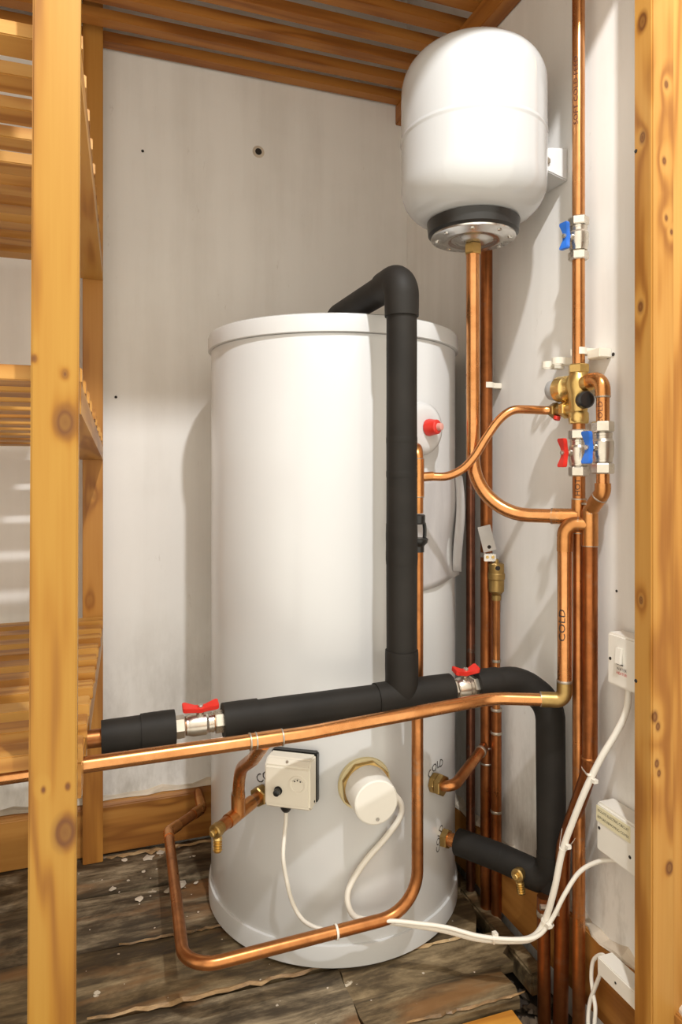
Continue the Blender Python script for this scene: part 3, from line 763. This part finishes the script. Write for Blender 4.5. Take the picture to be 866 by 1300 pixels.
# combination mixing valve
cv = thing('combination_valve', 'chunky brass mixing valve with grey and black caps on the cold feed pipe', 'valve', (PX, PY, 1.08))
cb = MB().lathe((PX, PY, 1.026), (0, 0, 1), [(0, .0155), (.004, .0175), (.016, .0175), (.020, .0150), (.030, .0165), (.050, .0180), (.066, .0225), (.078, .0210), (.086, .0160), (.100, .0150)], 28)
ud = V((-.02, .066, .002)).normalized()
cb.lathe((PX, PY, 1.088), V((-.10, 1, .03)), [(0, .016), (.020, .019), (.026, .0235), (.046, .0235), (.050, .0205)], 26)
cb.lathe((PX, PY, 1.094), V((0, -1, 0)), [(0, .014), (.030, .014)], 22)
cb.lathe((PX, PY, 1.064), V((-.25, -1, 0)), [(0, .012), (.022, .012)], 22)
cb.lathe((PX, PY, 1.052), V((-.10, 1, 0)), [(0, .012), (.026, .012)], 20)
obj('valve_body', cb, M['brass'], cv, smooth=35)
g0 = V((PX, PY, 1.088)) + V((-.10, 1, .03)).normalized() * .048
obj('grey_cap', MB().lathe(g0, V((-.10, 1, .03)), [(0, .0195), (.004, .020), (.018, .0185), (.021, .016)], 26), M['greycap'], cv, smooth=35)
k0 = V((PX, PY, 1.064)) + V((-.25, -1, 0)).normalized() * .019
obj('black_cap', MB().lathe(k0, V((-.25, -1, 0)), [(0, .0150), (.004, .0155), (.012, .0150), (.015, .012)], 16), M['black'], cv, smooth=30)
hexnut('top_nut', (PX, PY, 1.121), (0, 0, 1), .0185, .016, M['brass'], cv)
hexnut('bottom_nut', (PX, PY, 1.030), (0, 0, 1), .0180, .012, M['brass'], cv)
oa = V((-.10, 1, 0)).normalized(); o0 = V((PX, PY, 1.052))
hexnut('outlet_nut', o0 + oa * .030, oa, .0165, .012, M['brass'], cv)
obj('outlet_body', MB().lathe(o0 + oa * .030, oa, [(0, .012), (.012, .0125), (.018, .0105), (.030, .0105)], 20), M['brass_dull'], cv, smooth=30)
hexnut('outlet_nut', o0 + oa * .058, oa, .0150, .014, M['brass_dull'], cv)
obj('red_tag', MB().lathe(o0 + oa * .048 + V((-.004, 0, -.012)), (-.3, 0, -1), [(0, .0065), (.006, .0060), (.007, .004)], 14), M['red'], cv, smooth=30)

# hot branch from the mixing valve to the discharge tee
hp = thing('hot_branch_pipe', 'thin copper pipe swooping from the mixing valve down to the discharge tee', 'pipe', (.79, 1.06, 1.05))
hpts = [o0 + oa * .055, (.7770, 1.066, 1.0530), (.745, 1.072, 1.0540), (.718, 1.078, 1.0520), (.695, 1.086, 1.035), (.672, 1.096, 1.000), (.655, 1.106, .968), (.636, 1.118, .944), (.612, 1.133, .931), (.588, 1.146, .930)]
obj('pipe', MB().tube(spline(hpts, 6), .0080, 18), M['copper'], hp, smooth=50)

# hot supply riser under the mixing valve
hs = thing('hot_supply_pipe', 'copper riser with HOT lettering below the red handled valve, behind the cold pipe', 'pipe', (.799, .995, 0))
obj('pipe', MB().tube([(.799, .995, -.10), (.799, .995, 1.030)], r22, 22), M['copper_worn'], hs, smooth=50)
obj('tee_fitting', MB().tube([(.799, .995, .832), (.799, .995, .890)], .0128, 20), M['copper_fit'], hs, smooth=50)
ring('solder_ring', (.799, .995, .891), (0, 0, 1), .0118, .0032, M['solder'], hs); ring('solder_ring', (.799, .995, .832), (0, 0, 1), .0118, .0032, M['solder'], hs)
letters('HOT', .0125, around_pipe(.799, .995, r22, .912, R(222), 1.15), 'handwritten_lettering', M['ink'], hs, 1.0)
ball_valve('isolation_valve', 'nickel isolating valve with red handle, below the brass mixing valve', (.799, .995, .9725), (0, 0, 1), .0120, .084, M['red'], (-.98, .05, 0))

# cold riser right of it, with offset, tee and low bend
QX = .801
cr_ = thing('cold_branch_pipe', 'thick reddish copper pipe at the right of the bundle, bending low behind the cables', 'pipe', (QX, .968, 0))
obj('top_elbow', MB().tube(fillet([(PX, PY - .024, 1.097), (PX + .0005, .9365, 1.097), (QX, .9365, 1.066)], .020, 8), .0126, 20), M['copper_fit'], cr_, smooth=50)
obj('upper_pipe', MB().tube([(QX, .9365, 1.075), (QX, .9365, .905)], r22, 22), M['copper'], cr_, smooth=50)
ring('solder_ring', (QX, .9365, 1.066), (0, 0, 1), .0118, .004, M['solder'], cr_)
letters('COLD', .0120, around_pipe(QX, .9365, r22, 1.038, R(208), 1.2), 'handwritten_lettering', M['inkbrown'], cr_, 1.0)
obj('offset_elbow', MB().tube(fillet([(QX, .9365, .920), (QX, .9365, .905), (QX - .001, .9675, .872), (QX - .001, .9675, .855)], .016, 6), .0132, 20), M['copper_fit'], cr_, smooth=50)
ring('solder_ring', (QX, .944, .897), (0, .6, -.65), .0128, .0035, M['solder'], cr_)
obj('tee_fitting', MB().tube([(QX - .001, .9675, .812), (QX - .001, .9675, .872)], .0140, 20).tube(fillet([(QX - .001, .9675, .848), (.771, .9970, .848), (.7705, .9975, .800)], .020, 8), .0132, 20), M['copper_fit'], cr_, smooth=50)
for z in (.812, .868, .884): ring('solder_ring', (QX - .001, .9675, z), (0, 0, 1), .0130, .0034, M['solder'], cr_)
ring('solder_ring', (.787, .981, .848), (-.7, .7, 0), .0124, .0036, M['solder'], cr_)
bend = fillet([(QX - .001, .9675, .815), (QX - .001, .9675, .425), (.788, 1.024, .262), (.786, 1.030, -.10)], [.10, .10], 10)
obj('lower_pipe', MB().tube(bend, .0132, 22), M['copper_red'], cr_, smooth=50)
ring('solder_ring', (QX - .001, .9675, .445), (0, 0, 1), .0136, .005, M['copper_worn'], cr_)
ball_valve('isolation_valve', 'nickel isolating valve with blue handle, rightmost, beside the black cap', (QX, .9365, .980), (0, 0, 1), .0122, .090, M['blue'], (-.97, -.05, 0))

# cold drop and the long pipe running left across the front of the cylinder
cl = thing('long_copper_pipe', 'long copper pipe marked COLD crossing level in front of the cylinder', 'pipe', (.7705, .9975, .54))
obj('drop_pipe', MB().tube([(.7705, .9975, .815), (.7705, .9975, .552)], .0122, 22), M['copper'], cl, smooth=50)
letters('COLD', .0165, around_pipe(.7705, .9975, .0122, .672, R(214), 1.25), 'handwritten_lettering', M['ink'], cl, 1.0)
obj('elbow', MB().tube(fillet([(.7705, .9975, .572), (.7705, .9975, .5385), (.735, 1.016, .5385)], .016, 8), .0134, 20), M['brass_dull'], cl, smooth=50)
ring('solder_ring', (.7705, .9975, .572), (0, 0, 1), .0128, .005, M['solder'], cl); ring('solder_ring', (.735, 1.016, .5385), (.88, -.47, 0), .0122, .0045, M['solder'], cl)
obj('cross_pipe', MB().tube(fillet([(.765, 1.0000, .5385), (.655, 1.050, .5385), (.30, 1.0065, .5375), (-.90, .990, .5365)], [.10, .3], 8), r22, 22), M['copper'], cl, smooth=50)
obj('tee_fitting', MB().tube([(.213, 1.0048, .5372), (.262, 1.0058, .5374)], .0124, 20), M['copper'], cl, smooth=50)
for x in (.213, .222, .262): ring('solder_ring', (x, 1.005, .5373), (1, .02, 0), .0120, .0030, M['solder'], cl)
# branch down to the cylinder coil
fb = thing('coil_flow_pipe', 'short copper branch bending down from the long pipe to the cylinder side', 'pipe', (.2405, 1.241, .312))
ca = V((-.746, -.666, -.05)).normalized(); c1 = V((.3018, 1.2959, .318))
obj('branch_pipe', MB().tube(fillet([(.236, 1.008, .532), (.2385, 1.100, .4700), (.2405, 1.236, .395), (.2405, 1.236, .325)], [.08, .09], 8), r22, 20), M['copper_fit'], fb, smooth=50)
tee_c = V((.2405, 1.238, .312))
obj('tee_fitting', MB().tube([tee_c + V((0, 0, .04)), tee_c], .0128, 20).tube([c1 + ca * .040, c1 + ca * .112], .0128, 20), M['copper_fit'], fb, smooth=50)
ring('solder_ring', tee_c + V((0, 0, .040)), (0, 0, 1), .0118, .0035, M['solder'], fb)
ring('solder_ring', c1 + ca * .040, ca, .0118, .0035, M['solder'], fb)
obj('stub_pipe', MB().tube([c1 + ca * -.004, c1 + ca * .130], r22, 20), M['copper_worn'], fb, smooth=50)
hexnut('connector_nut', c1 + ca * .012, ca, .0190, .020, M['brass_dull'], fb)

def drain_cock(label, p, axis, parent_dir=(0.1, 0, -1), sc=1.0):
    p = V(p); a = V(axis).normalized(); d = V(parent_dir).normalized()
    t = thing('drain_cock', label, 'drain cock', p, 'brass drain cocks')
    obj('cock_body', MB().lathe(p, a, [(0, .0105 * sc), (.014 * sc, .0105 * sc), (.016 * sc, .0125 * sc), (.026 * sc, .0125 * sc), (.028 * sc, .010 * sc)], 20), M['brass_dull'], t, smooth=30)
    obj('square_key', MB().lathe(p + a * .027 * sc, a, [(0, .006 * sc), (.008 * sc, .0055 * sc), (.009 * sc, .004 * sc)], 8), M['brass'], t)
    q = p + a * .018 * sc
    pr = [(0, .0078 * sc), (.014 * sc, .0075 * sc)]
    for k in range(5): pr += [(.016 * sc + k * .0045 * sc, .0082 * sc), (.0195 * sc + k * .0045 * sc, .0064 * sc)]
    obj('hose_spout', MB().lathe(q, d, pr, 18), M['brass'], t, smooth=20)
    return t
drain_cock('brass drain cock on the copper stub below the thermostat box', c1 + ca * .122, ca, (-.02, -.10, -1))

# ================================================================== BLACK INSULATED PIPES
rf = .0280
lg = thing('insulated_pipe', 'fat black foam insulated pipe from the cylinder top, teeing off left and right', 'insulated pipe', (.504, 1.10, .54))
zl = lambda x: .5355 + (x - 0) * .0150
VX = .5045
def foam(name, pts, r, rad=None, seg=10, parent=lg):
    P = fillet(pts, rad, seg) if rad else [V(p) for p in pts]
    if rad is None and len(P) == 2:
        P = [P[0].lerp(P[1], t / 8) for t in range(9)]
    n_ = len(P); rs = [r * (1 + random.uniform(-.008, .008)) for _ in range(n_)]
    rs[0] = r * .985; rs[-1] = r * .985
    return obj(name, MB().tube(P, rs, 28), M['foam'], parent, smooth=50)
foam('foam_sleeve', [(.004, 1.10, zl(.004)), (.113, 1.10, zl(.113))], rf * .92)
foam('foam_cuff', [(.062, 1.10, zl(.062)), (.1135, 1.10, zl(.1135))], rf)
foam('foam_sleeve', [(.190, 1.10, zl(.19)), (.600, 1.10, zl(.6))], rf * .94)
foam('foam_cuff', [(.189, 1.10, zl(.189)), (.246, 1.10, zl(.246))], rf * 1.02)
foam('foam_tee', [(.455, 1.10, zl(.455)), (.601, 1.10, zl(.601))], rf * 1.04)
tp = foam('foam_tee_neck', [(VX, 1.10, .546), (VX, 1.10, .625)], rf * 1.05)
foam('foam_sleeve', [(VX, 1.10, .60), (VX, 1.10, 1.235)], rf * .97)
foam('foam_cuff', [(VX, 1.10, .776), (VX, 1.10, .848)], rf * 1.005)
foam('foam_elbow', [(VX, 1.10, 1.213), (VX, 1.10, 1.281), (VX - .0015, 1.17, 1.281)], rf * 1.09, .034, 12)
foam('foam_sleeve', [(VX - .001, 1.150, 1.281), (VX - .004, 1.43, 1.281), (VX - .004, 1.475, 1.243)], rf * .97, .05)
obj('bare_pipe', MB().tube([(-.62, 1.10, .5345), (.008, 1.10, .5355)], .0135, 18), M['copper_worn'], lg, smooth=50)
obj('bare_pipe', MB().tube([(.105, 1.10, zl(.1)), (.200, 1.10, zl(.2))], .0135, 18), M['copper_worn'], lg, smooth=50)
obj('bare_pipe', MB().tube([(.590, 1.10, zl(.59)), (.672, 1.10, zl(.67))], .0135, 18), M['copper_worn'], lg, smooth=50)
# seams (slit lines / tape edges) on the vertical sleeve
for z in (.995, .935):
    ring('foam_tape', (VX, 1.10, z), (0, 0, 1), rf * .97, .012, M['foam'], lg, 1.02)
rl = thing('insulated_return_pipe', 'black foam insulated pipe dropping by the right wall to the cylinder bottom', 'insulated pipe', (.795, 1.07, .2))
foam('foam_sleeve', [(.654, 1.100, .546), (.742, 1.094, .549), (.793, 1.068, .510), (.795, 1.066, .165)], rf * .96, [.07, .075], 12, rl)
foam('foam_cuff', [(.6535, 1.100, .546), (.700, 1.098, .5475)], rf * 1.02, None, 10, rl)
foam('foam_elbow', [(.795, 1.066, .23), (.795, 1.066, .178), (.765, 1.113, .178)], rf * 1.0, .03, 10, rl)
foam('foam_sleeve', [(.795, 1.066, .178), (.742, 1.148, .186), (.690, 1.230, .186)], rf * .93, [.08], 6, rl)
ln = V((.0195 + .1, -.2201 + .10, 0)).normalized()
obj('inlet_stub', MB().tube([(.668, 1.262, .183), (.692, 1.228, .186)], .0135, 18), M['copper_worn'], rl, smooth=50)
hexnut('connector_nut', (.6745, 1.2525, .184), (.024, -.034, .002), .0195, .014, M['brass_dull'], rl)
drain_cock('brass drain cock poking out of the black insulated pipe by the right skirting', (.7550, 1.100, .185), (-.75, -.45, .10), (.10, -.10, -1), .95)
ball_valve('isolation_valve', 'nickel valve with red handle, left of the black pipe tee, above the long pipe', (.152, 1.10, zl(.152)), (1, 0, .015), .0118, .080, M['red'], (.0, -.30, 1), None, .35)
ball_valve('isolation_valve', 'nickel valve with red handle, right of the black pipe tee', (.628, 1.10, zl(.628)), (1, 0, .015), .0130, .058, M['red'], (.0, -.25, 1), None, .42)

# ================================================================== PIPES BETWEEN CYLINDER AND WALL
dk = thing('tarnished_pipe', 'dark tarnished copper pipe nearest the cylinder, rising up the wall behind the vessel', 'pipe', (.802, 1.372, 0))
obj('pipe', MB().tube([(.802, 1.372, -.08), (.802, 1.372, 1.62)], .0103, 18), M['copper_dark'], dk, smooth=50)
rp = thing('reddish_riser', 'reddish brown copper riser on the wall behind the vessel pipe', 'pipe', (.803, 1.306, 0))
obj('pipe', MB().tube([(.803, 1.306, -.08), (.803, 1.306, 1.60)], .0132, 20), M['copper_red'], rp, smooth=50)
for z in (.335, .300, .14): ring('solder_ring', (.803, 1.306, z), (0, 0, 1), .0136, .004, M['solder'], rp)
vpip = thing('vent_pipe', 'short copper riser topped by the brass air vent', 'pipe', (.811, 1.279, 0))
obj('upper_pipe', MB().tube([(.811, 1.279, .40), (.811, 1.279, .668)], .0083, 18), M['copper_worn'], vpip, smooth=50)
obj('lower_pipe', MB().tube([(.811, 1.279, -.08), (.811, 1.279, .425)], .0112, 18), M['copper_red'], vpip, smooth=50)
for z in (.53, .425, .375, .205): ring('solder_ring', (.811, 1.279, z), (0, 0, 1), .0090 if z > .5 else .0116, .006, M['solder'], vpip)
av = thing('air_vent', 'brass bottle shaped automatic air vent above the thin pipe by the wall', 'air vent', (.809, 1.276, .665))
obj('vent_body', MB().lathe((.809, 1.276, .662), (0, 0, 1), [(0, .0100), (.010, .0105), (.012, .0085), (.015, .0125), (.020, .0165), (.044, .0168), (.046, .0185), (.057, .0185), (.059, .0168), (.078, .0165), (.080, .013)], 28), M['brass_dull'], av, smooth=30)
obj('vent_nipple', MB().lathe((.809, 1.276, .742), (0, 0, 1), [(0, .0055), (.008, .005), (.009, .003)], 12), M['brass_dull'], av, smooth=30)
hd = V((-.36, -.93, 0)).normalized()
obj('vent_port', MB().lathe(V((.809, 1.276, .733)) + hd * .0155, hd, [(0, .0055), (.0016, .0050)], 14), M['hole'], av)
ret = thing('coil_return_pipe', 'copper elbowed pipe from the brass nut on the cylinder side to the wall risers', 'pipe', (.64, 1.236, .31))
rpth = fillet([(.634, 1.242, .3125), (.6560, 1.196, .3125), (.7900, 1.297, .338)], .024, 8)
obj('pipe', MB().tube(rpth, r22, 20), M['copper_worn'], ret, smooth=50)
ra = V((.472, -.882, 0)).normalized(); rq = V((.6375, 1.2355, .3125))
hexnut('union_nut', rq + ra * .005, ra, .0200, .012, M['brass_dull'], ret, 8)
hexnut('union_nut', rq + ra * .018, ra, .0215, .013, M['brass_dull'], ret, 6)
ring('solder_ring', (.777, 1.287, .3355), (.134, .101, .025), .0120, .008, M['solder'], ret)
# earth clamp
ec = thing('earth_clamp', 'small tilted silver earth clamp tag on the reddish riser', 'clamp', (.79, 1.29, .78))
ecx = Matrix.Rotation(R(20), 3, V((-.36, -.93, 0)))
fx = V((.93, -.36, 0)); fn_ = V((-.36, -.93, 0))
def plate(cpt, w_, h_, t_, tilt):
    mb = MB(); vs = []
    q = Matrix.Rotation(tilt, 3, fn_)
    for d in (0, t_):
        for (u, v) in ((-1, -1), (1, -1), (1, 1), (-1, 1)): vs.append(V(cpt) + q @ (fx * u * w_ / 2 + V((0, 0, v * h_ / 2))) + fn_ * d)
    return mb.add(vs, [(0, 1, 2, 3), (7, 6, 5, 4), (0, 4, 5, 1), (1, 5, 6, 2), (2, 6, 7, 3), (3, 7, 4, 0)])
obj('tag_plate', plate((.788, 1.280, .795), .028, .056,   .0018, R(14)), M['tagsteel'], ec, bevel=.0006)
obj('clamp_block', plate((.797, 1.284, .754), .026, .016, .008, R(0)), M['steel'], ec, bevel=.0012)
for (u, z) in ((-.006, .755), (.006, .755)): obj('clamp_screw', MB().lathe(V((.797, 1.284, z)) + fx * u + fn_ * .008, fn_, [(0, .0036), (.002, .003)], 10), M['brass'], ec)
obj('tag_hole', MB().lathe(V((.7925, 1.2785, .777)) + fn_ * .0019, fn_, [(0, .0042), (.0003, .004)], 12), M['hole'], ec)
obj('strap', MB().lathe((.803, 1.306, .752), (0, 0, 1), [(0, .0136), (0, .0146), (.010, .0146), (.010, .0136)], 20, cap=False), M['steel'], ec)

# white pipe clips on the right wall
def clip(x, y, z, r, label, name='pipe_clip'):
    t = thing(name, label, 'pipe clip', (WX, y, z), 'white pipe clips on the right wall')
    d = WX - x
    obj('clip_base', MB().box((x + r * .9, y - .007, z - .006), (WX - .0005, y + .007, z + .006)), M['cream'], t, bevel=.001)
    mb = MB(); n_ = 14; vs = []; fs = []
    for i in range(n_ + 1):
        a = R(-62) + R(304 - 180) * 0 + (R(62) + R(62) + R(120)) * i / n_ - R(30)
        a = R(-125 + 250 * i / n_)
        ca_, sa_ = math.cos(a), math.sin(a)
        for (rr, zz_) in ((r * 1.02, -.006), (r * 1.22, -.006), (r * 1.22, .006), (r * 1.02, .006)): vs.append((x + rr * ca_, y + rr * sa_, z + zz_))
    for i in range(n_):
        for k in range(4): fs.append((i * 4 + k, i * 4 + (k + 1) % 4, i * 4 + 4 + (k + 1) % 4, i * 4 + 4 + k))
    fs += [(0, 1, 2, 3), tuple(reversed(range(len(vs) - 4, len(vs))))]
    obj('clip_jaw', mb.add(vs, fs), M['cream'], t)
    return t
clip(.803, 1.306, 1.128, .0134, 'white pipe clip on the reddish riser')
clip(.802, 1.372, 1.122, .0105, 'white pipe clip on the dark tarnished pipe')
clip(PX, PY, 1.152, .0112, 'white pipe clip on the cold feed pipe just above the brass valve')
sp = thing('pipe_clip', 'empty white double pipe clip on the wall left of the cold feed pipe', 'pipe clip', (WX, 1.08, 1.148), 'white pipe clips on the right wall')
for k, yy in enumerate((1.062, 1.092)):
    obj('clip_base', MB().box((.815, yy - .007, 1.138 - .003 * k), (WX - .0005, yy + .007, 1.152 - .003 * k)), M['cream'], sp, bevel=.001)
    obj('clip_jaw', MB().lathe((.806, yy, 1.145 - .003 * k), (0, 0, 1), [(-.006, .0085), (-.006, .0115), (.006, .0115), (.006, .0085)], 18, cap=False), M['cream'], sp, smooth=30)
obj('clip_base', MB().box((.812, .957, 1.137), (WX - .0005, .990, 1.153)), M['cream'], bpy.data.objects['pipe_clip.002'], bevel=.0015)
wr = bpy.data.objects['wall_right']
for (y, z) in ((.953, 1.142), (.966, 1.139)): obj('drilled_hole_disc', MB().lathe((WX - .0012, y, z), (1, 0, 0), [(0, .0034), (.001, .0028)], 12), M['hole'], wr)  # dark discs on the plaster, painting the shade of small holes
for (y, z) in ((.945, .735), (.957, .65)): obj('drilled_hole_disc', MB().lathe((WX - .0012, y, z), (1, 0, 0), [(0, .0024), (.001, .002)], 10), M['hole'], wr)
# low clip holding the bundle near the floor
lc = thing('floor_pipe_strap', 'grey metal strap joining the two lowest pipes by the skirting', 'strap', (.78, 1.03, .15))
obj('strap_band', MB().lathe((.786, 1.030, .145), (0, 0, 1), [(0, .0137), (0, .0150), (.012, .0150), (.012, .0137)], 20, cap=False).tube([(.770, 1.036, .152), (.752, 1.042, .153)], .005, 8), M['solder'], lc, smooth=30)
sp2 = thing('stub_pipe', 'weathered copper pipe going through the floor below the black elbow', 'pipe', (.765, 1.052, 0))
obj('pipe', MB().tube([(.7640, 1.0460, -.10), (.7650, 1.0500, .165)], .0118, 18), M['copper_red'], sp2, smooth=50)
ring('solder_ring', (.7646, 1.0485, .135), (0, 0, 1), .0122, .010, M['solder'], sp2)

# ================================================================== ELECTRICS
CG = 'white electric cables'
def cable(name, label, pts, r=.0042, n=8, mat='cable'):
    t = obj(name, MB().tube(spline(pts, n), r, 12), M[mat], smooth=60)
    return tag(t, label, 'cable', CG)
ic = [(.503, 1.165, .352), (.522, 1.172, .335), (.541, 1.181, .308), (.540, 1.187, .280), (.513, 1.192, .245), (.470, 1.194, .205), (.440, 1.193, .165), (.437, 1.190, .135), (.452, 1.183, .112), (.490, 1.168, .108), (.540, 1.132, .112), (.592, 1.108, .106), (.640, 1.072, .103), (.690, 1.043, .106),
      (.722, 1.022, .118), (.738, 1.010, .150), (.746, .993, .215), (.752, .980, .285), (.760, .962, .345), (.770, .940, .410), (.785, .922, .465), (.803, .906, .512), (.815, .897, .550), (.817, .894, .592)]
cable('heater_cable', 'thick white cable from the immersion heater to the upper switch box', ic, .0056)
tcb = [tpt(-.010, .022, -.055), tpt(-.010, .023, -.075), (.316, 1.203, .245), (.322, 1.203, .200), (.333, 1.200, .155), (.352, 1.192, .123), (.382, 1.178, .110), (.415, 1.167, .111), (.455, 1.158, .120), (.500, 1.138, .124), (.545, 1.118, .122), (.592, 1.098, .117), (.640, 1.064, .112), (.690, 1.034, .114), (.724, 1.012, .126),
       (.746, .999, .160), (.762, .987, .205), (.784, .974, .248), (.805, .950, .275), (.818, .920, .290), (.820, .900, .300), (.820, .896, .318)]
cable('thermostat_cable', 'thinner white cable from the thermostat to the lower junction box', tcb, .0038)
def tie_(label, axis, circles, tail):
    """a belt around circles [(centre, radius)] in the plane square to axis, with its buckle at tail"""
    a = V(axis).normalized(); u = a.orthogonal().normalized(); v = a.cross(u); o = V(circles[0][0])
    pts = []
    for (c, r) in circles:
        d = V(c) - o
        for k in range(20): q = 2 * PI * k / 20; pts.append((d.dot(u) + r * math.cos(q), d.dot(v) + r * math.sin(q)))
    pts = sorted(set(pts)); hull = []
    for seq in (pts, pts[::-1]):
        h = []
        for p in seq:
            while len(h) > 1 and (h[-1][0] - h[-2][0]) * (p[1] - h[-2][1]) - (h[-1][1] - h[-2][1]) * (p[0] - h[-2][0]) <= 0: h.pop()
            h.append(p)
        hull += h[:-1]
    n_ = len(hull); cx_ = sum(p[0] for p in hull) / n_; cy_ = sum(p[1] for p in hull) / n_
    def off(p, e):
        d = V((p[0] - cx_, p[1] - cy_)); d = d * (1 + e / d.length); return o + u * (cx_ + d.x) + v * (cy_ + d.y)
    vs = []; fs = []
    for p in hull: vs += [off(p, .0002) - a * .002, off(p, .0014) - a * .002, off(p, .0014) + a * .002, off(p, .0002) + a * .002]
    for i in range(n_):
        b_ = i * 4; c_ = (i + 1) % n_ * 4
        for k in range(4): fs.append((b_ + k, b_ + (k + 1) % 4, c_ + (k + 1) % 4, c_ + k))
    t = V(tail)
    mb = MB().add(vs, fs).box(t - V((.004, .0045, .003)), t + V((.004, .0045, .003)))
    return tag(obj('cable_tie', mb, M['cable'], smooth=30), label, 'cable tie', 'white cable ties')
tie_('white cable tie strapping the cable to the right pipe, the upper one', (-.1, .25, 1), [((.800, .9675, .430), .0135), ((.775, .934, .428), .0058)], (.775, .926, .427))
tie_('white cable tie strapping the cable to the bent pipe, the lower one', (.0, -.3, 1), [((.7915, 1.009, .300), .0136), ((.7535, .9765, .302), .0058)], (.755, .9685, .300))
tie_('small white cable tie around both cables near the floor pipes', (.2, -.35, 1), [((.738, 1.008, .152), .0058), ((.745, 1.000, .152), .0040)], (.738, .998, .150))
tie_('small white cable tie where the two cables cross the floor gap', (.9, -.5, 0), [((.665, 1.057, .104), .0058), ((.665, 1.049, .112), .0040)], (.665, 1.053, .117))

def faceplate_box(t, y0, y1, z0, z1, x0, mat, ch=.010):
    """box on the right wall: chamfered front"""
    mb = MB()
    vs = [(WX - .0005, y0, z0), (WX - .0005, y1, z0), (WX - .0005, y1, z1), (WX - .0005, y0, z1), (x0, y0, z0), (x0, y1, z0), (x0, y1, z1), (x0, y0, z1)]
    mb.add(vs, [(0, 1, 2, 3), (4, 7, 6, 5), (0, 4, 5, 1), (1, 5, 6, 2), (2, 6, 7, 3), (3, 7, 4, 0)])
    return obj('box', mb, mat, t, bevel=.0035, smooth=30)
def on_face(x, yc, zc):   # lettering on a face looking to -x: reads towards -y
    def fn(u, v): return V((x, yc - u, zc + v))
    return fn
sw = thing('fused_switch', 'white fused switch with a small rocker and red print, upper box on the right wall', 'switch', (WX, .886, .63))
faceplate_box(sw, .843, .929, .586, .672, .803, M['plastic'])
obj('rocker', MB().box((.7975, .8915, .626), (.8025, .9045, .652), Matrix.Rotation(R(6), 3, 'Y')), M['plastic'], sw, bevel=.001)
obj('rocker_gap', MB().box((.8008, .8905, .6242), (.8022, .9050, .6254)), M['hole'], sw)
letters('WATER', .0066, on_face(.8009, .893, .6175), 'printed_lettering', M['ink'], sw)
letters('HEATER', .0066, on_face(.8009, .893, .6105), 'printed_lettering', M['inkred'], sw)
for y in (.921, .8505): obj('screw', MB().lathe((.8032, y, .629), (-1, 0, 0), [(0, .0030), (.0012, .0024)], 12), M['hole'], sw)
jb = thing('junction_box', 'white junction box with a cream warning sticker, lower box on the right wall', 'junction box', (WX, .905, .34))
faceplate_box(jb, .858, .952, .296, .3785, .800, M['plastic'])
obj('sticker', MB().box((.7992, .872, .3465), (.8001, .9505, .3725)), M['sticker'], jb)
letters('ISOLATE ELECTRIC CIRCUIT', .0062, on_face(.79905, .911, .3655), 'printed_lettering', M['ink'], jb, .92)
letters('BEFORE REMOVING COVER', .0062, on_face(.79905, .911, .3545), 'printed_lettering', M['ink'], jb, .95)
for y, z in ((.944, .336), (.873, .324)): obj('screw', MB().lathe((.8003, y, z), (-1, 0, 0), [(0, .0030), (.0012, .0024)], 12), M['hole'], jb)
tk_ = thing('mini_trunking', 'short white plastic trunking box fixed low on the right skirting', 'trunking', (.80, .86, .11))
obj('trunking', MB().box((.789, .842, .098), (.8198, .936, .127)), M['plastic'], tk_, bevel=.0015)
obj('screw', MB().lathe((.7892, .893, .112), (-1, 0, 0), [(0, .0022), (.001, .0018)], 12), M['hole'], tk_)
cable('loop_cable', 'thin white cable looping down from the trunking to the floor, outer loop', [(.806, .930, .122), (.806, .946, .118), (.803, .962, .098), (.801, .965, .070), (.799, .958, .045), (.797, .950, .025), (.790, .945, -.010), (.782, .935, -.07)], .0034)
cable('loop_cable', 'thin white cable dropping from the trunking to the floor, inner loop', [(.804, .930, .108), (.804, .942, .100), (.802, .947, .080), (.799, .955, .055), (.796, .962, .030), (.792, .962, .005), (.786, .955, -.03), (.780, .950, -.07)], .0034)
bc = obj('black_cable', MB().tube(spline([(.832, .848, 1.34), (.829, .868, 1.28), (.829, .872, 1.22), (.832, .850, 1.14)], 8), .003, 8), M['black'], smooth=40)
tag(bc, 'short loop of black cable peeping from behind the door post', 'cable')

# tidy helper properties
for o in bpy.data.objects:
    if '_base' in o: del o['_base']
    if o.parent is not None and 'category' in o: del o['category']
